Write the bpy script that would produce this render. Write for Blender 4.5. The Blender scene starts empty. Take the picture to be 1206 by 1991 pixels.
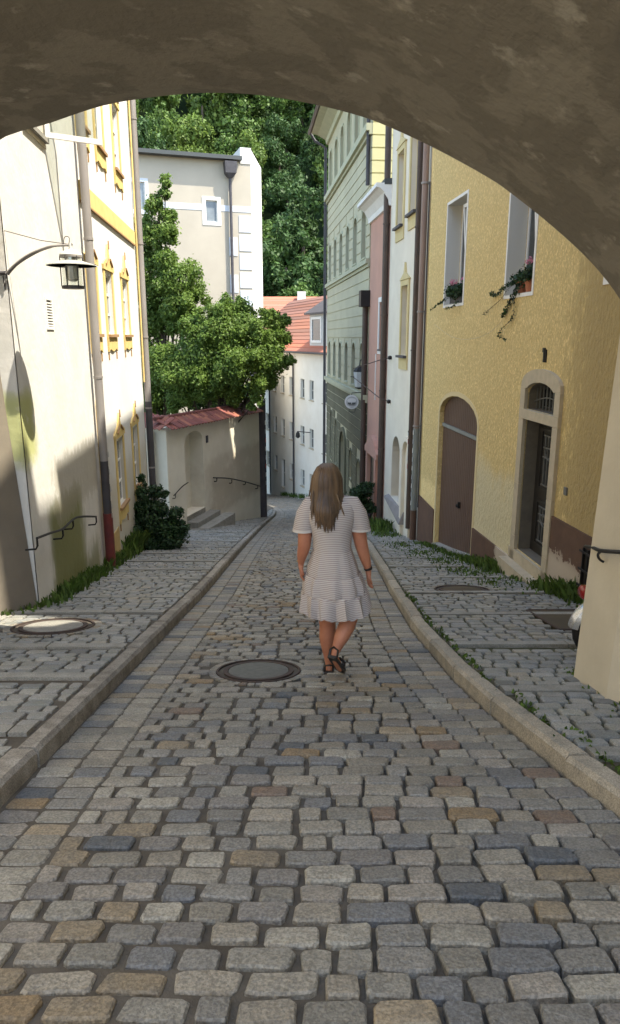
import bpy, bmesh, math, random
import numpy as np
from mathutils import Vector, Matrix
from mathutils.geometry import delaunay_2d_cdt
R = math.radians
rnd = random.Random(7)
SC = bpy.context.scene
COL = SC.collection

# ------------------------------------------------------------ camera, sky, sun, exposure
PITCH = math.atan(340 / 1380)
cam_d = bpy.data.cameras.new('camera'); cam = bpy.data.objects.new('camera', cam_d); COL.objects.link(cam)
cam.location = (0, 0, 0); cam.rotation_euler = (R(90) - PITCH, 0, 0)
cam_d.sensor_fit = 'VERTICAL'; cam_d.sensor_height = 36; cam_d.lens = 36 * 1380 / 1991
cam_d.clip_start = 0.05; cam_d.clip_end = 2000
SC.camera = cam
SUN = Vector((.6, -.235, 1.15)).normalized()
world = bpy.data.worlds.new('World'); SC.world = world; world.use_nodes = True
wn = world.node_tree
sky = wn.nodes.new('ShaderNodeTexSky'); sky.sky_type = 'NISHITA'; sky.sun_disc = False
sky.sun_elevation = math.asin(SUN.z); sky.sun_rotation = math.atan2(SUN.x, SUN.y)
bg = wn.nodes['Background']; bg.inputs[1].default_value = 0.15
wn.links.new(sky.outputs[0], bg.inputs[0])
sun_d = bpy.data.lights.new('sun', 'SUN'); sun_d.energy = 2.2; sun_d.angle = R(.5); sun_d.color = (1, .97, .92)
sun = bpy.data.objects.new('sun', sun_d); COL.objects.link(sun)
sun.rotation_euler = SUN.to_track_quat('Z', 'Y').to_euler()
SC.view_settings.view_transform = 'Standard'; SC.view_settings.look = 'None'
SC.view_settings.use_white_balance = True; SC.view_settings.white_balance_temperature = 7300; SC.view_settings.white_balance_tint = 7
SC.view_settings.exposure = 2.33; SC.view_settings.gamma = 1; SC.view_settings.use_curve_mapping = False
SC.render.engine = 'CYCLES'
SC.cycles.max_bounces = 8; SC.cycles.diffuse_bounces = 6

# ------------------------------------------------------------ ground height and picture rays
SY = [-40, 40, 60, 75, 400]; SZ = [6.45, -9.55, -13.05, -14.2, -14.2]
def G(y): return float(np.interp(y, SY, SZ))
CP, SP = math.cos(PITCH), math.sin(PITCH)
def at(px, py, y):                                   # a point of the photograph at street distance y
    X = (px - 603) / 1380; Y = (py - 995) / 1380
    t = y / (CP - Y * SP)
    return Vector((X * t, y, (-SP - Y * CP) * t))

# ------------------------------------------------------------ object helpers
WL = {}
def reg(o, label, cat, group=None, kind=None):
    if label: o['label'] = label
    if cat: o['category'] = cat
    if group: o['group'] = group
    if kind: o['kind'] = kind
    return o
def empty(name, loc, label, cat, group=None):
    o = bpy.data.objects.new(name, None); COL.objects.link(o); o.location = loc
    o.empty_display_size = .2
    WL[o] = Vector(loc); return reg(o, label, cat, group)
def link_mesh(name, me, mat, parent=None, loc=(0, 0, 0), label=None, cat=None, group=None, kind=None):
    o = bpy.data.objects.new(name, me); COL.objects.link(o)
    if mat is not None and not me.materials: me.materials.append(mat)
    loc = Vector(loc); WL[o] = loc
    if parent is not None:
        o.parent = parent; o.location = loc - WL[parent]
    else: o.location = loc
    return reg(o, label, cat, group, kind)
class MB:
    def __init__(s): s.v = []; s.f = []
    def add(s, vs, fs):
        b = len(s.v); s.v += [Vector(v) for v in vs]; s.f += [tuple(i + b for i in f) for f in fs]; return s
    def box(s, a, b):
        (x0, y0, z0), (x1, y1, z1) = a, b
        return s.add([(x0,y0,z0),(x1,y0,z0),(x1,y1,z0),(x0,y1,z0),(x0,y0,z1),(x1,y0,z1),(x1,y1,z1),(x0,y1,z1)],
                     [(0,3,2,1),(4,5,6,7),(0,1,5,4),(1,2,6,5),(2,3,7,6),(3,0,4,7)])
    def hexa(s, p):                                  # eight corners, bottom ring then top ring
        return s.add(p, [(0,3,2,1),(4,5,6,7),(0,1,5,4),(1,2,6,5),(2,3,7,6),(3,0,4,7)])
    def loft(s, rings, cap=True, close=True):
        n = len(rings[0]); b = len(s.v); vs = [v for r in rings for v in r]; fs = []
        m = n if close else n - 1
        for i in range(len(rings) - 1):
            for j in range(m):
                k = (j + 1) % n
                fs.append((i*n+j, i*n+k, (i+1)*n+k, (i+1)*n+j))
        if cap:
            fs.append(tuple(range(n - 1, -1, -1))); fs.append(tuple((len(rings)-1)*n + j for j in range(n)))
        return s.add(vs, fs)
    def tube(s, pts, r, n=8, cap=True, flat=1.0):
        pts = [Vector(p) for p in pts]; rs = r if isinstance(r, (list, tuple)) else [r] * len(pts)
        rings = []; prev = None
        for i, p in enumerate(pts):
            t = (pts[min(i+1, len(pts)-1)] - pts[max(i-1, 0)]).normalized()
            if prev is None:
                a = Vector((0, 0, 1)) if abs(t.z) < .9 else Vector((1, 0, 0))
                u = t.cross(a).normalized()
            else: u = (prev - t * prev.dot(t)).normalized()
            prev = u; w = t.cross(u)
            rings.append([p + (u*math.cos(k*2*math.pi/n) + w*math.sin(k*2*math.pi/n)*flat) * rs[i] for k in range(n)])
        return s.loft(rings, cap)
    def lathe(s, c, prof, n=16):
        c = Vector(c)
        return s.loft([[c + Vector((r*math.cos(k*2*math.pi/n), r*math.sin(k*2*math.pi/n), z)) for k in range(n)] for r, z in prof])
    def mesh(s, name, org, smooth=False):
        me = bpy.data.meshes.new(name); me.from_pydata([v - org for v in s.v], [], s.f)
        if smooth: me.polygons.foreach_set('use_smooth', [True] * len(me.polygons))
        me.update(); return me
    def obj(s, name, mat, parent=None, smooth=False, label=None, cat=None, group=None, kind=None, base=False, org=None):
        xs = [v.x for v in s.v]; ys = [v.y for v in s.v]; zs = [v.z for v in s.v]
        if org is None:
            org = Vector(((min(xs)+max(xs))/2, (min(ys)+max(ys))/2, min(zs) if base else (min(zs)+max(zs))/2))
        me = s.mesh(name, org, smooth)
        o = link_mesh(name, me, mat, parent, org, label, cat, group, kind)
        if smooth: me.set_sharp_from_angle(angle=R(45))
        return o
def fix_normals(o):
    bm = bmesh.new(); bm.from_mesh(o.data); bmesh.ops.recalc_face_normals(bm, faces=bm.faces); bm.to_mesh(o.data); bm.free(); return o

# ------------------------------------------------------------ materials
def M(name, c1, c2=None, scale=3, detail=6, rough=.85, bump=0, bscale=30, bdist=.01, stretch=(1,1,1), rand=0, pal=None,
      metal=0, spec=.3, coords='pos', c3=None, c3s=.6, c3w=.12, trans=0, lo=.35, hi=.65, bdetail=5, speck=0, specks=120):
    m = bpy.data.materials.new(name); m.use_nodes = True; nt = m.node_tree; N = nt.nodes; L = nt.links
    b = N['Principled BSDF']; b.inputs['Roughness'].default_value = rough; b.inputs['Metallic'].default_value = metal
    b.inputs['Specular IOR Level'].default_value = spec
    if coords == 'pos': src = N.new('ShaderNodeNewGeometry').outputs['Position']
    else: src = N.new('ShaderNodeTexCoord').outputs['Object']
    mp = N.new('ShaderNodeMapping'); mp.inputs['Scale'].default_value = stretch; L.new(src, mp.inputs[0]); vec = mp.outputs[0]
    def noise(sc, det, v=None):
        n = N.new('ShaderNodeTexNoise'); n.inputs['Scale'].default_value = sc; n.inputs['Detail'].default_value = det
        n.inputs['Roughness'].default_value = .6
        L.new(v or vec, n.inputs['Vector']); return n.outputs[0]
    def ramp(x, a, bb):
        r = N.new('ShaderNodeMapRange'); r.inputs[1].default_value = a; r.inputs[2].default_value = bb; r.clamp = True
        L.new(x, r.inputs[0]); return r.outputs[0]
    def mix(f, a, bb, mode='MIX'):
        x = N.new('ShaderNodeMix'); x.data_type = 'RGBA'; x.blend_type = mode
        for i, v in ((0, f), (6, a), (7, bb)):
            if isinstance(v, (int, float)): x.inputs[i].default_value = v
            elif isinstance(v, tuple): x.inputs[i].default_value = (*v, 1)
            else: L.new(v, x.inputs[i])
        return x.outputs[2]
    col = c1
    rv = None
    if rand or pal:
        g = N.new('ShaderNodeNewGeometry'); oi = N.new('ShaderNodeObjectInfo')
        ad = N.new('ShaderNodeMath'); ad.operation = 'ADD'; L.new(g.outputs['Random Per Island'], ad.inputs[0]); L.new(oi.outputs['Random'], ad.inputs[1])
        fr = N.new('ShaderNodeMath'); fr.operation = 'FRACT'; L.new(ad.outputs[0], fr.inputs[0]); rv = fr.outputs[0]
    if pal:
        cr = N.new('ShaderNodeValToRGB'); cr.color_ramp.interpolation = 'CONSTANT'
        el = cr.color_ramp.elements
        while len(el) < len(pal): el.new(.5)
        for i, (p_, c_) in enumerate(pal): el[i].position = p_; el[i].color = (*c_, 1)
        L.new(rv, cr.inputs[0]); col = cr.outputs[0]
        if c2: col = mix(ramp(noise(scale, detail), lo, hi), col, mix(.45, col, c2))
    elif c2: col = mix(ramp(noise(scale, detail), lo, hi), c1, c2)
    if c3: col = mix(ramp(noise(scale * c3w * 4, 8), c3s, c3s + .08), col, c3)
    if speck: col = mix(speck, col, mix(ramp(noise(specks, 3), .4, .6), (.25,.25,.25), (.75,.75,.75)), 'OVERLAY')
    if rand:
        mu = N.new('ShaderNodeMath'); mu.operation = 'MULTIPLY'; L.new(rv, mu.inputs[0]); mu.inputs[1].default_value = 7.31
        f2 = N.new('ShaderNodeMath'); f2.operation = 'FRACT'; L.new(mu.outputs[0], f2.inputs[0])
        hs = N.new('ShaderNodeHueSaturation')
        r = N.new('ShaderNodeMapRange'); r.inputs[3].default_value = 1 - rand; r.inputs[4].default_value = 1 + rand; L.new(f2.outputs[0], r.inputs[0])
        L.new(r.outputs[0], hs.inputs['Value'])
        if isinstance(col, tuple): hs.inputs['Color'].default_value = (*col, 1)
        else: L.new(col, hs.inputs['Color'])
        col = hs.outputs[0]
    if isinstance(col, tuple): b.inputs['Base Color'].default_value = (*col, 1)
    else: L.new(col, b.inputs['Base Color'])
    if bump:
        bp = N.new('ShaderNodeBump'); bp.inputs['Strength'].default_value = bump; bp.inputs['Distance'].default_value = bdist
        L.new(noise(bscale, bdetail), bp.inputs['Height']); L.new(bp.outputs[0], b.inputs['Normal'])
    if trans:
        tr = N.new('ShaderNodeBsdfTranslucent'); ms = N.new('ShaderNodeMixShader'); ms.inputs[0].default_value = trans
        if isinstance(col, tuple): tr.inputs[0].default_value = (*col, 1)
        else: L.new(col, tr.inputs[0])
        L.new(b.outputs[0], ms.inputs[1]); L.new(tr.outputs[0], ms.inputs[2]); L.new(ms.outputs[0], N['Material Output'].inputs[0])
    m['h'] = 1
    m_nodes[m.name] = (nt, b, col, vec, noise, ramp, mix)
    return m
m_nodes = {}
def stain(m, box, colour, nscale=3, thr=.5, soft=.6, strength=.85, stretch=None):
    """a stain with a shape of its own: inside a world box (edges faded), broken by noise"""
    nt, b, col, vec, noise, ramp, mix = m_nodes[m.name]; N, L = nt.nodes, nt.links
    g = N.new('ShaderNodeNewGeometry'); sx = N.new('ShaderNodeSeparateXYZ'); L.new(g.outputs['Position'], sx.inputs[0])
    fac = None
    for ax, (a, a2, b2, bb) in box.items():
        for lo, hi in ((a, a2), (bb, b2)):
            r = N.new('ShaderNodeMapRange'); r.inputs[1].default_value = lo; r.inputs[2].default_value = hi; r.clamp = True
            r.interpolation_type = 'SMOOTHSTEP'; L.new(sx.outputs[ax], r.inputs[0])
            if fac is None: fac = r.outputs[0]
            else:
                mm = N.new('ShaderNodeMath'); mm.operation = 'MULTIPLY'; L.new(fac, mm.inputs[0]); L.new(r.outputs[0], mm.inputs[1]); fac = mm.outputs[0]
    v = None
    if stretch:
        mp = N.new('ShaderNodeMapping'); mp.inputs['Scale'].default_value = stretch; L.new(g.outputs['Position'], mp.inputs[0]); v = mp.outputs[0]
    n = noise(nscale, 8, v)
    ad = N.new('ShaderNodeMath'); ad.operation = 'MULTIPLY_ADD'; L.new(fac, ad.inputs[0]); ad.inputs[1].default_value = .5; L.new(n, ad.inputs[2])
    k = ramp(ad.outputs[0], .5 + thr * .5, .5 + thr * .5 + soft * .5)
    mu = N.new('ShaderNodeMath'); mu.operation = 'MULTIPLY'; L.new(k, mu.inputs[0]); L.new(fac, mu.inputs[1])
    mu2 = N.new('ShaderNodeMath'); mu2.operation = 'MULTIPLY'; L.new(mu.outputs[0], mu2.inputs[0]); mu2.inputs[1].default_value = strength
    new = mix(mu2.outputs[0], col, colour); L.new(new, b.inputs['Base Color'])
    m_nodes[m.name] = (nt, b, new, vec, noise, ramp, mix)

STONES = [(0, (0.264,0.238,0.189)), (.16, (0.220,0.207,0.180)), (.30, (0.290,0.255,0.198)), (.42, (0.176,0.176,0.172)), (.50, (0.317,0.290,0.233)), (.62, (0.238,0.220,0.180)),
          (.72, (0.202,0.185,0.163)), (.80, (0.290,0.229,0.150)), (.86, (0.097,0.106,0.114)), (.89, (0.273,0.242,0.198)), (.955, (0.299,0.207,0.110)), (.98, (0.220,0.154,0.110))]
m_cob = M('cobble_granite', (.3,.3,.3), (.15,.14,.12), pal=STONES, scale=11, rough=.52, bump=1.0, bscale=34, bdist=.014, rand=.16, speck=.5, spec=.35, specks=95, bdetail=9)
STON2 = [(0, (.27,.26,.24)), (.2, (.23,.23,.225)), (.4, (.31,.295,.265)), (.6, (.255,.245,.225)), (.78, (.20,.205,.205)), (.88, (.28,.25,.205)), (.95, (.17,.165,.155))]
m_cob2 = M('pavement_granite', (.3,.3,.3), (.17,.17,.12), pal=STON2, scale=6, rough=.65, bump=.45, bscale=50, bdist=.01, rand=.12, speck=.4)
m_mortar = M('joint_sand', (.125,.108,.085), (.075,.063,.048), scale=5, bump=.6, bscale=90, bdist=.01, rough=.95)
m_moss = M('mossy_joint', (.10,.085,.06), (.055,.07,.025), scale=5, bump=.6, bscale=60, bdist=.01, rough=.95)
m_kerb = M('kerb_granite', (.36,.31,.235), (.25,.225,.18), scale=8, bump=.5, bscale=70, bdist=.01, speck=.5, rand=.15)
m_kerbL = M('kerb_granite_grey', (.31,.28,.235), (.17,.15,.12), scale=8, bump=.5, bscale=70, bdist=.01, speck=.5, rand=.15)
m_bar = M('step_bar_granite', (.29,.275,.24), (.22,.21,.18), scale=8, bump=.4, bscale=60, bdist=.008, speck=.4, rand=.1)
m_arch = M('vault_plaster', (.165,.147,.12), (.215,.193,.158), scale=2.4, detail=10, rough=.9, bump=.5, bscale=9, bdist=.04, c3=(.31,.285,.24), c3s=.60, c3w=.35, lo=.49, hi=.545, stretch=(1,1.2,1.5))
m_jamb = M('pilaster_plaster', (.60,.53,.40), (.50,.44,.33), scale=1.2, rough=.85, bump=.2, bscale=20, bdist=.01)
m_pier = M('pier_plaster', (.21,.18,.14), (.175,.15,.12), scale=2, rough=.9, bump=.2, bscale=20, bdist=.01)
m_wall1 = M('cream_plaster', (.66,.64,.60), (.56,.545,.505), scale=1.5, detail=9, rough=.85, bump=.22, bscale=9, bdist=.03)
stain(m_wall1, {1: (7.9, 8.4, 9.6, 10.3), 2: (-3.9, -3.6, -2.2, -1.7)}, (.15,.155,.035), nscale=2.6, thr=.32, soft=.4, strength=.9, stretch=(1,2.2,.8))
stain(m_wall1, {1: (7.4, 7.9, 10.6, 11.2), 2: (-4.5, -4, -3.4, -2.6)}, (.15,.15,.05), nscale=4, thr=.3, soft=.5, strength=.8, stretch=(1,2,.6))
stain(m_wall1, {1: (7.3, 7.55, 7.8, 8.2), 2: (-1.6, -1.2, -.7, -.4)}, (.38,.40,.08), nscale=3, thr=.35, soft=.4, strength=.75)
stain(m_wall1, {1: (8, 8.8, 11, 11.4), 2: (-2.6, -2.1, -1.7, -1.2)}, (.32,.29,.22), nscale=9, thr=.5, soft=.2, strength=.6, stretch=(1,1,.5))
m_wall2 = M('white_plaster', (.68,.67,.645), (.62,.61,.58), scale=1.2, rough=.85, bump=.2, bscale=14, bdist=.015)
stain(m_wall2, {1: (10.5, 11, 16.5, 17), 2: (-5.2, -5, -2.8, -1.6)}, (.48,.43,.33), nscale=1.6, thr=.25, soft=.6, strength=.7)
m_trim = M('ochre_trim', (.66,.50,.21), (.60,.44,.17), scale=6, rough=.85)
m_trim_dk = M('trim_dark_paint', (.33,.20,.10), rough=.85)  # dark brown paint of sills, ornaments, tassels and band moulding
m_wooddoor = M('ochre_panel', (.50,.36,.16), (.42,.29,.12), scale=5)
m_garden = M('garden_wall_plaster', (.70,.65,.54), (.62,.57,.46), scale=1.1, rough=.9, bump=.25, bscale=12, bdist=.02)
stain(m_garden, {1: (20, 23, 27, 28), 2: (-6, -5.5, -4, -3.4)}, (.40,.33,.24), nscale=2, thr=.3, soft=.6, strength=.6)
m_yellow = M('yellow_roughcast', (.86,.66,.31), (.80,.61,.28), scale=6, detail=9, rough=.95, bump=1.0, bscale=19, bdist=.045, stretch=(1,1,.5), bdetail=8)
stain(m_yellow, {1: (6, 6.3, 8.2, 10.2), 2: (-3, -2.2, 1.0, 2.0)}, (.27,.20,.10), nscale=11, thr=.42, soft=.35, strength=.8, stretch=(1,1,.45))
stain(m_yellow, {1: (6, 6.3, 16, 17), 2: (-3.6, -3, 4, 5)}, (.45,.33,.14), nscale=38, thr=.80, soft=.16, strength=.6, stretch=(1,1,.6))
stain(m_yellow, {1: (10, 10.4, 12.8, 16), 2: (-4, -3.6, -2.4, -1.6)}, (.62,.55,.36), nscale=1.8, thr=.35, soft=.5, strength=.8)
m_plinth = M('brown_plinth', (.13,.075,.05), (.105,.06,.042), scale=4, rough=.75, bump=.15, bscale=30)
stain(m_plinth, {1: (6.5, 7, 9, 9.6), 2: (-4, -3.4, -2.9, -2.5)}, (.50,.42,.33), nscale=7, thr=.62, soft=.08, strength=.9)
stain(m_plinth, {1: (10.2, 10.4, 11, 11.3), 2: (-4, -3.6, -3.3, -3.1)}, (.50,.42,.33), nscale=7, thr=.55, soft=.08, strength=.9)
m_stoneframe = M('sandstone', (.50,.42,.30), (.42,.36,.26), scale=7, rough=.85, bump=.3, bscale=50, bdist=.008)
m_brown = M('brown_painted_metal', (.115,.065,.045), (.10,.057,.04), scale=5, rough=.5, spec=.4)
m_darkwood = M('dark_door', (.03,.026,.022), (.022,.02,.017), scale=5, rough=.45, spec=.5)
m_iron = M('wrought_iron', (.03,.028,.027), rough=.55, metal=.4)
m_iron_l = M('grey_ironwork', (.17,.17,.16), rough=.5, metal=.3)
m_white = M('white_paint', (.78,.77,.73), (.72,.70,.66), scale=4, rough=.6)
m_reveal = M('reveal_white', (.62,.60,.54), rough=.85)
m_glass = M('window_glass', (.035,.04,.045), rough=.06, spec=.8)
m_glass_l = M('window_glass_pale', (.22,.25,.27), (.15,.17,.19), scale=2, rough=.12, spec=.8)
m_lampglass = M('lamp_glass', (.55,.56,.54), rough=.15, spec=.6)
m_zinc = M('grey_zinc_pipe', (.30,.28,.27), (.24,.22,.21), scale=4, rough=.5, metal=.2, stretch=(1,1,.3))
m_zinc_d = M('dark_zinc', (.075,.07,.075), (.055,.05,.055), scale=4, rough=.6)
m_redpaint = M('red_painted_pipe', (.17,.035,.03), (.12,.03,.03), scale=6, rough=.55)
m_brownpipe = M('brown_pipe', (.10,.07,.055), (.075,.055,.045), scale=3, rough=.5, metal=.2)
m_pinkpipe = M('rosy_copper_pipe', (.30,.21,.17), (.24,.17,.14), scale=3, rough=.55, stretch=(1,1,.3))
m_greypaint = M('grey_green_pipe', (.24,.26,.24), (.20,.21,.2), scale=3, rough=.5)
m_pink = M('pink_plaster', (.56,.31,.23), (.50,.28,.21), scale=1.5, rough=.9, bump=.2, bscale=12)
m_white2 = M('whitewashed_plaster', (.76,.69,.56), (.68,.61,.49), scale=1.3, rough=.9, bump=.25, bscale=9, bdist=.02)
m_paleyellow = M('pale_yellow_trim', (.64,.52,.27), (.58,.47,.24), scale=4, rough=.85)
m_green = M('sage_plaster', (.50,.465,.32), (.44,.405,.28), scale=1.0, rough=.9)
m_green_shd = M('sage_plaster_shaded', (.15,.145,.095), (.11,.108,.07), scale=1.0, rough=.9)  # darker copy of the sage plaster, street-level shade put into its colour
m_greenc = M('sage_cornice', (.46,.45,.31), (.40,.40,.28), scale=3, rough=.85)
m_shutter = M('sage_shutter', (.15,.16,.12), rough=.8)
m_pyel = M('pale_yellow_courses', (.62,.58,.33), rough=.9)
m_greyw = M('beige_render', (.40,.355,.29), (.36,.32,.26), scale=.5, rough=.9, bump=.15, bscale=8)
m_blue = M('pale_blue_paint', (.50,.53,.57), rough=.85)
m_palewhite = M('pale_render', (.54,.53,.50), rough=.9)
m_roofd = M('dark_roofing', (.06,.065,.065), rough=.6)
TL = [(0, (.27,.085,.06)), (.25, (.22,.07,.055)), (.5, (.30,.11,.065)), (.7, (.17,.055,.045)), (.88, (.25,.10,.07))]
m_tile = M('clay_tile', (.3,.1,.05), (.10,.05,.04), pal=TL, scale=6, rough=.8, bump=.3, bscale=40, bdist=.01, rand=.15)
TO = [(0, (.36,.12,.07)), (.4, (.32,.12,.08)), (.7, (.30,.11,.075)), (.9, (.24,.11,.08))]
m_tile_o = M('orange_clay_tile', (.5,.15,.06), (.30,.12,.08), pal=TO, scale=1.2, rough=.8, rand=.12)
m_tile_b = M('weathered_tile', (.5,.15,.06), (.22,.12,.09), pal=[(0,(.24,.11,.08)),(.4,(.20,.10,.075)),(.7,(.27,.11,.07))], scale=1.5, rough=.85, rand=.15)
m_skin = M('skin', (.47,.19,.105), (.40,.15,.085), scale=12, rough=.5, spec=.4, coords='obj')
m_hair = M('brown_hair', (.17,.098,.048), (.055,.031,.017), scale=9, rough=.45, spec=.5, rand=.35, coords='obj', stretch=(1,1,.15))
m_shoe = M('black_leather', (.02,.016,.014), rough=.45, spec=.5)
m_gold = M('brass_bracelet', (.5,.35,.15), rough=.3, metal=1)
m_concrete = M('cover_concrete', (.15,.15,.13), (.12,.12,.105), scale=20, rough=.85, bump=.2, bscale=80)
m_rust = M('rusty_iron', (.09,.06,.048), (.06,.048,.042), scale=20, rough=.75, metal=.2, bump=.3, bscale=60)
m_rustplate = M('rusty_plate', (.10,.075,.045), (.075,.06,.04), scale=3, rough=.8, metal=.1, bump=.2, bscale=50)
m_leaf = [M('leaf_mid', (.165,.25,.055), (.13,.21,.045), scale=.8, rough=.5, rand=.35, trans=.5, coords='obj'),
          M('leaf_dark', (.07,.125,.03), (.05,.09,.025), scale=.8, rough=.6, rand=.4, trans=.25, coords='obj'),
          M('leaf_light', (.17,.235,.05), (.11,.18,.035), scale=.8, rough=.55, rand=.4, trans=.35, coords='obj')]
m_bushleaf = M('bush_leaf', (.035,.075,.022), (.02,.045,.018), scale=3, rough=.5, rand=.5, trans=.2, coords='obj')
m_weed = M('weed_green', (.09,.15,.025), (.06,.10,.02), scale=5, rough=.7, rand=.4, trans=.25, coords='obj')
m_bark = M('bark', (.10,.075,.055), (.06,.05,.04), scale=6, rough=.95, bump=.6, bscale=20, stretch=(1,1,.3))
m_hill = M('forest_floor', (.025,.045,.012), (.015,.03,.01), scale=.3, rough=1)
m_petal = M('pink_petal', (.65,.16,.28), (.75,.35,.42), scale=20, rough=.6, rand=.2, trans=.2)
m_petalw = M('white_petal', (.7,.66,.62), rough=.6)
m_terra = M('terracotta', (.45,.17,.09), (.38,.14,.08), scale=9, rough=.8)
m_red = M('red_lens', (.22,.006,.008), rough=.15, spec=.7)
m_chrome = M('silver_fender', (.55,.56,.58), rough=.25, metal=.8)
m_rubber = M('black_rubber', (.015,.015,.016), rough=.8)
m_bluebody = M('black_scooter_body', (.02,.02,.025), rough=.3, spec=.5)
m_signw = M('sign_white', (.68,.68,.66), rough=.5)
m_signg = M('sign_print', (.09,.10,.10), rough=.5)
m_signl = M('sign_print_grey', (.42,.43,.42), rough=.5)
m_stick = [M('sticker_white', (.6,.58,.52), rough=.6), M('sticker_grey', (.35,.36,.36), rough=.6), M('sticker_red', (.35,.08,.07), rough=.6)]

# striped dress
def dress_mat():
    m = M('striped_jersey', (.50,.44,.40), rough=.9, coords='obj', spec=.15)
    nt, b, col, vec, noise, ramp, mix = m_nodes[m.name]; N, L = nt.nodes, nt.links
    sx = N.new('ShaderNodeSeparateXYZ'); L.new(vec, sx.inputs[0])
    sn = N.new('ShaderNodeMath'); sn.operation = 'MULTIPLY'; L.new(sx.outputs[2], sn.inputs[0]); sn.inputs[1].default_value = 2 * math.pi / .0135
    s2 = N.new('ShaderNodeMath'); s2.operation = 'SINE'; L.new(sn.outputs[0], s2.inputs[0])
    k = ramp(s2.outputs[0], -.25, .35)
    L.new(mix(k, (.56,.50,.45), (.34,.275,.255)), b.inputs['Base Color']); return m
m_dress = dress_mat()
m_dresstrim = M('dress_trim', (.62,.56,.50), rough=.9)

# ------------------------------------------------------------ wall planes
class Wall:
    def __init__(s, ox, oy, ux, uy, side):          # side +1: outward normal to the right of u ; -1: to the left
        s.o = Vector((ox, oy, 0)); s.u = Vector((ux, uy, 0)); n = Vector((uy, -ux, 0)).normalized() * side; s.n = n; s.ul = s.u.length
    def P(s, d, z, o=0): p = s.o + s.u * d + s.n * o; return Vector((p.x, p.y, z))
    def box(s, mb, d0, d1, z0, z1, o0, o1):
        P = s.P
        return mb.hexa([P(d0,z0,o0), P(d1,z0,o0), P(d1,z0,o1), P(d0,z0,o1), P(d0,z1,o0), P(d1,z1,o0), P(d1,z1,o1), P(d0,z1,o1)])
    def prism(s, mb, poly, o0, o1):
        n = len(poly)
        return mb.loft([[s.P(d, z, o0) for d, z in poly], [s.P(d, z, o1) for d, z in poly]])
def rect(d0, d1, z0, z1): return [(d0, z0), (d1, z0), (d1, z1), (d0, z1)]
def arched(d0, d1, z0, zs, rise, n=10):
    pts = [(d0, z0), (d1, z0)]
    for i in range(n + 1):
        a = math.pi * i / n
        pts.append(((d0+d1)/2 + (d1-d0)/2*math.cos(a), zs + rise*math.sin(a)))
    return pts
def inset_ring(mb, W, outer, inner, o0, o1):
    """frame between two outlines of equal length"""
    n = len(outer)
    for i in range(n):
        j = (i + 1) % n
        a, b, c, d = outer[i], outer[j], inner[j], inner[i]
        if (Vector(a) - Vector(b)).length < 1e-5 and (Vector(c) - Vector(d)).length < 1e-5: continue
        mb.hexa([W.P(*a, o0), W.P(*b, o0), W.P(*c, o0), W.P(*d, o0), W.P(*a, o1), W.P(*b, o1), W.P(*c, o1), W.P(*d, o1)])
def grow(poly, g, kind, args):
    if kind == 'r': d0, d1, z0, z1 = args; return rect(d0-g, d1+g, z0-g, z1+g)
    d0, d1, z0, zs, rise = args; return arched(d0-g, d1+g, z0-g, zs, rise+g)
def facade(W, outline, holes, depth):
    """sheet with holes plus reveals; holes: list of polys (d,z) ; depth inward"""
    vs = []; es = []
    for poly in [outline] + holes:
        b = len(vs); n = len(poly); vs += [Vector(p) for p in poly]; es += [(b+i, b+(i+1) % n) for i in range(n)]
    r = delaunay_2d_cdt(vs, es, [], 1, 1e-5)
    def inside(p, poly):
        c = False; n = len(poly)
        for i in range(n):
            x1, y1 = poly[i]; x2, y2 = poly[(i+1) % n]
            if (y1 > p[1]) != (y2 > p[1]) and p[0] < (x2-x1)*(p[1]-y1)/(y2-y1)+x1: c = not c
        return c
    mb = MB(); fs = []
    for f in r[2]:
        c = sum((r[0][i] for i in f), Vector((0, 0))) / len(f)
        if inside(c, outline) and not any(inside(c, h) for h in holes): fs.append(tuple(f))
    mb.add([W.P(v.x, v.y) for v in r[0]], fs)
    for h in holes:
        n = len(h)
        for i in range(n):
            a, b = h[i], h[(i+1) % n]
            mb.add([W.P(*a), W.P(*b), W.P(*b, -depth), W.P(*a, -depth)], [(0, 1, 2, 3)])
    return mb

def window(W, parent, kind, args, depth=.12, frame=m_white, glass=m_glass, fw=.05, mull=1, trans=1, name='window', sill=None, surround=None, sw=.1, sproud=.025, tilt=False, label=None):
    """window part with frame, panes and sill as sub-parts"""
    out = grow(None, 0, kind, args); inn = grow(None, -fw, kind, args)
    mb = MB(); inset_ring(mb, W, out, inn, -depth-.05, -depth)
    d0, d1, z0 = args[0], args[1], args[2]; z1 = args[3] if kind == 'r' else args[3] + args[4]
    zt = args[3]
    for i in range(mull):
        c = d0 + (d1-d0)*(i+1)/(mull+1); W.box(mb, c-.025, c+.025, z0+fw, (z1 if kind == 'r' else zt+args[4]*.9)-fw, -depth-.045, -depth+.004)
    for i in range(trans):
        c = z0 + (zt-z0)*(i+1)/(trans+1); W.box(mb, d0+fw, d1-fw, c-.018, c+.018, -depth-.043, -depth+.001)
    w = mb.obj(name, frame, parent, label=label)
    mb = MB(); W.prism(mb, inn, -depth-.04, -depth-.02); mb.obj('pane', glass, w)
    if sill:
        mb = MB(); W.box(mb, d0-.06, d1+.06, z0-.05, z0+.002, -depth, .06); mb.obj('sill', sill, w)
    if surround:
        mb = MB(); inset_ring(mb, W, grow(None, sw, kind, args), grow(None, .002, kind, args), -.004, sproud); mb.obj('surround', surround, w)
    return w
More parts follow.
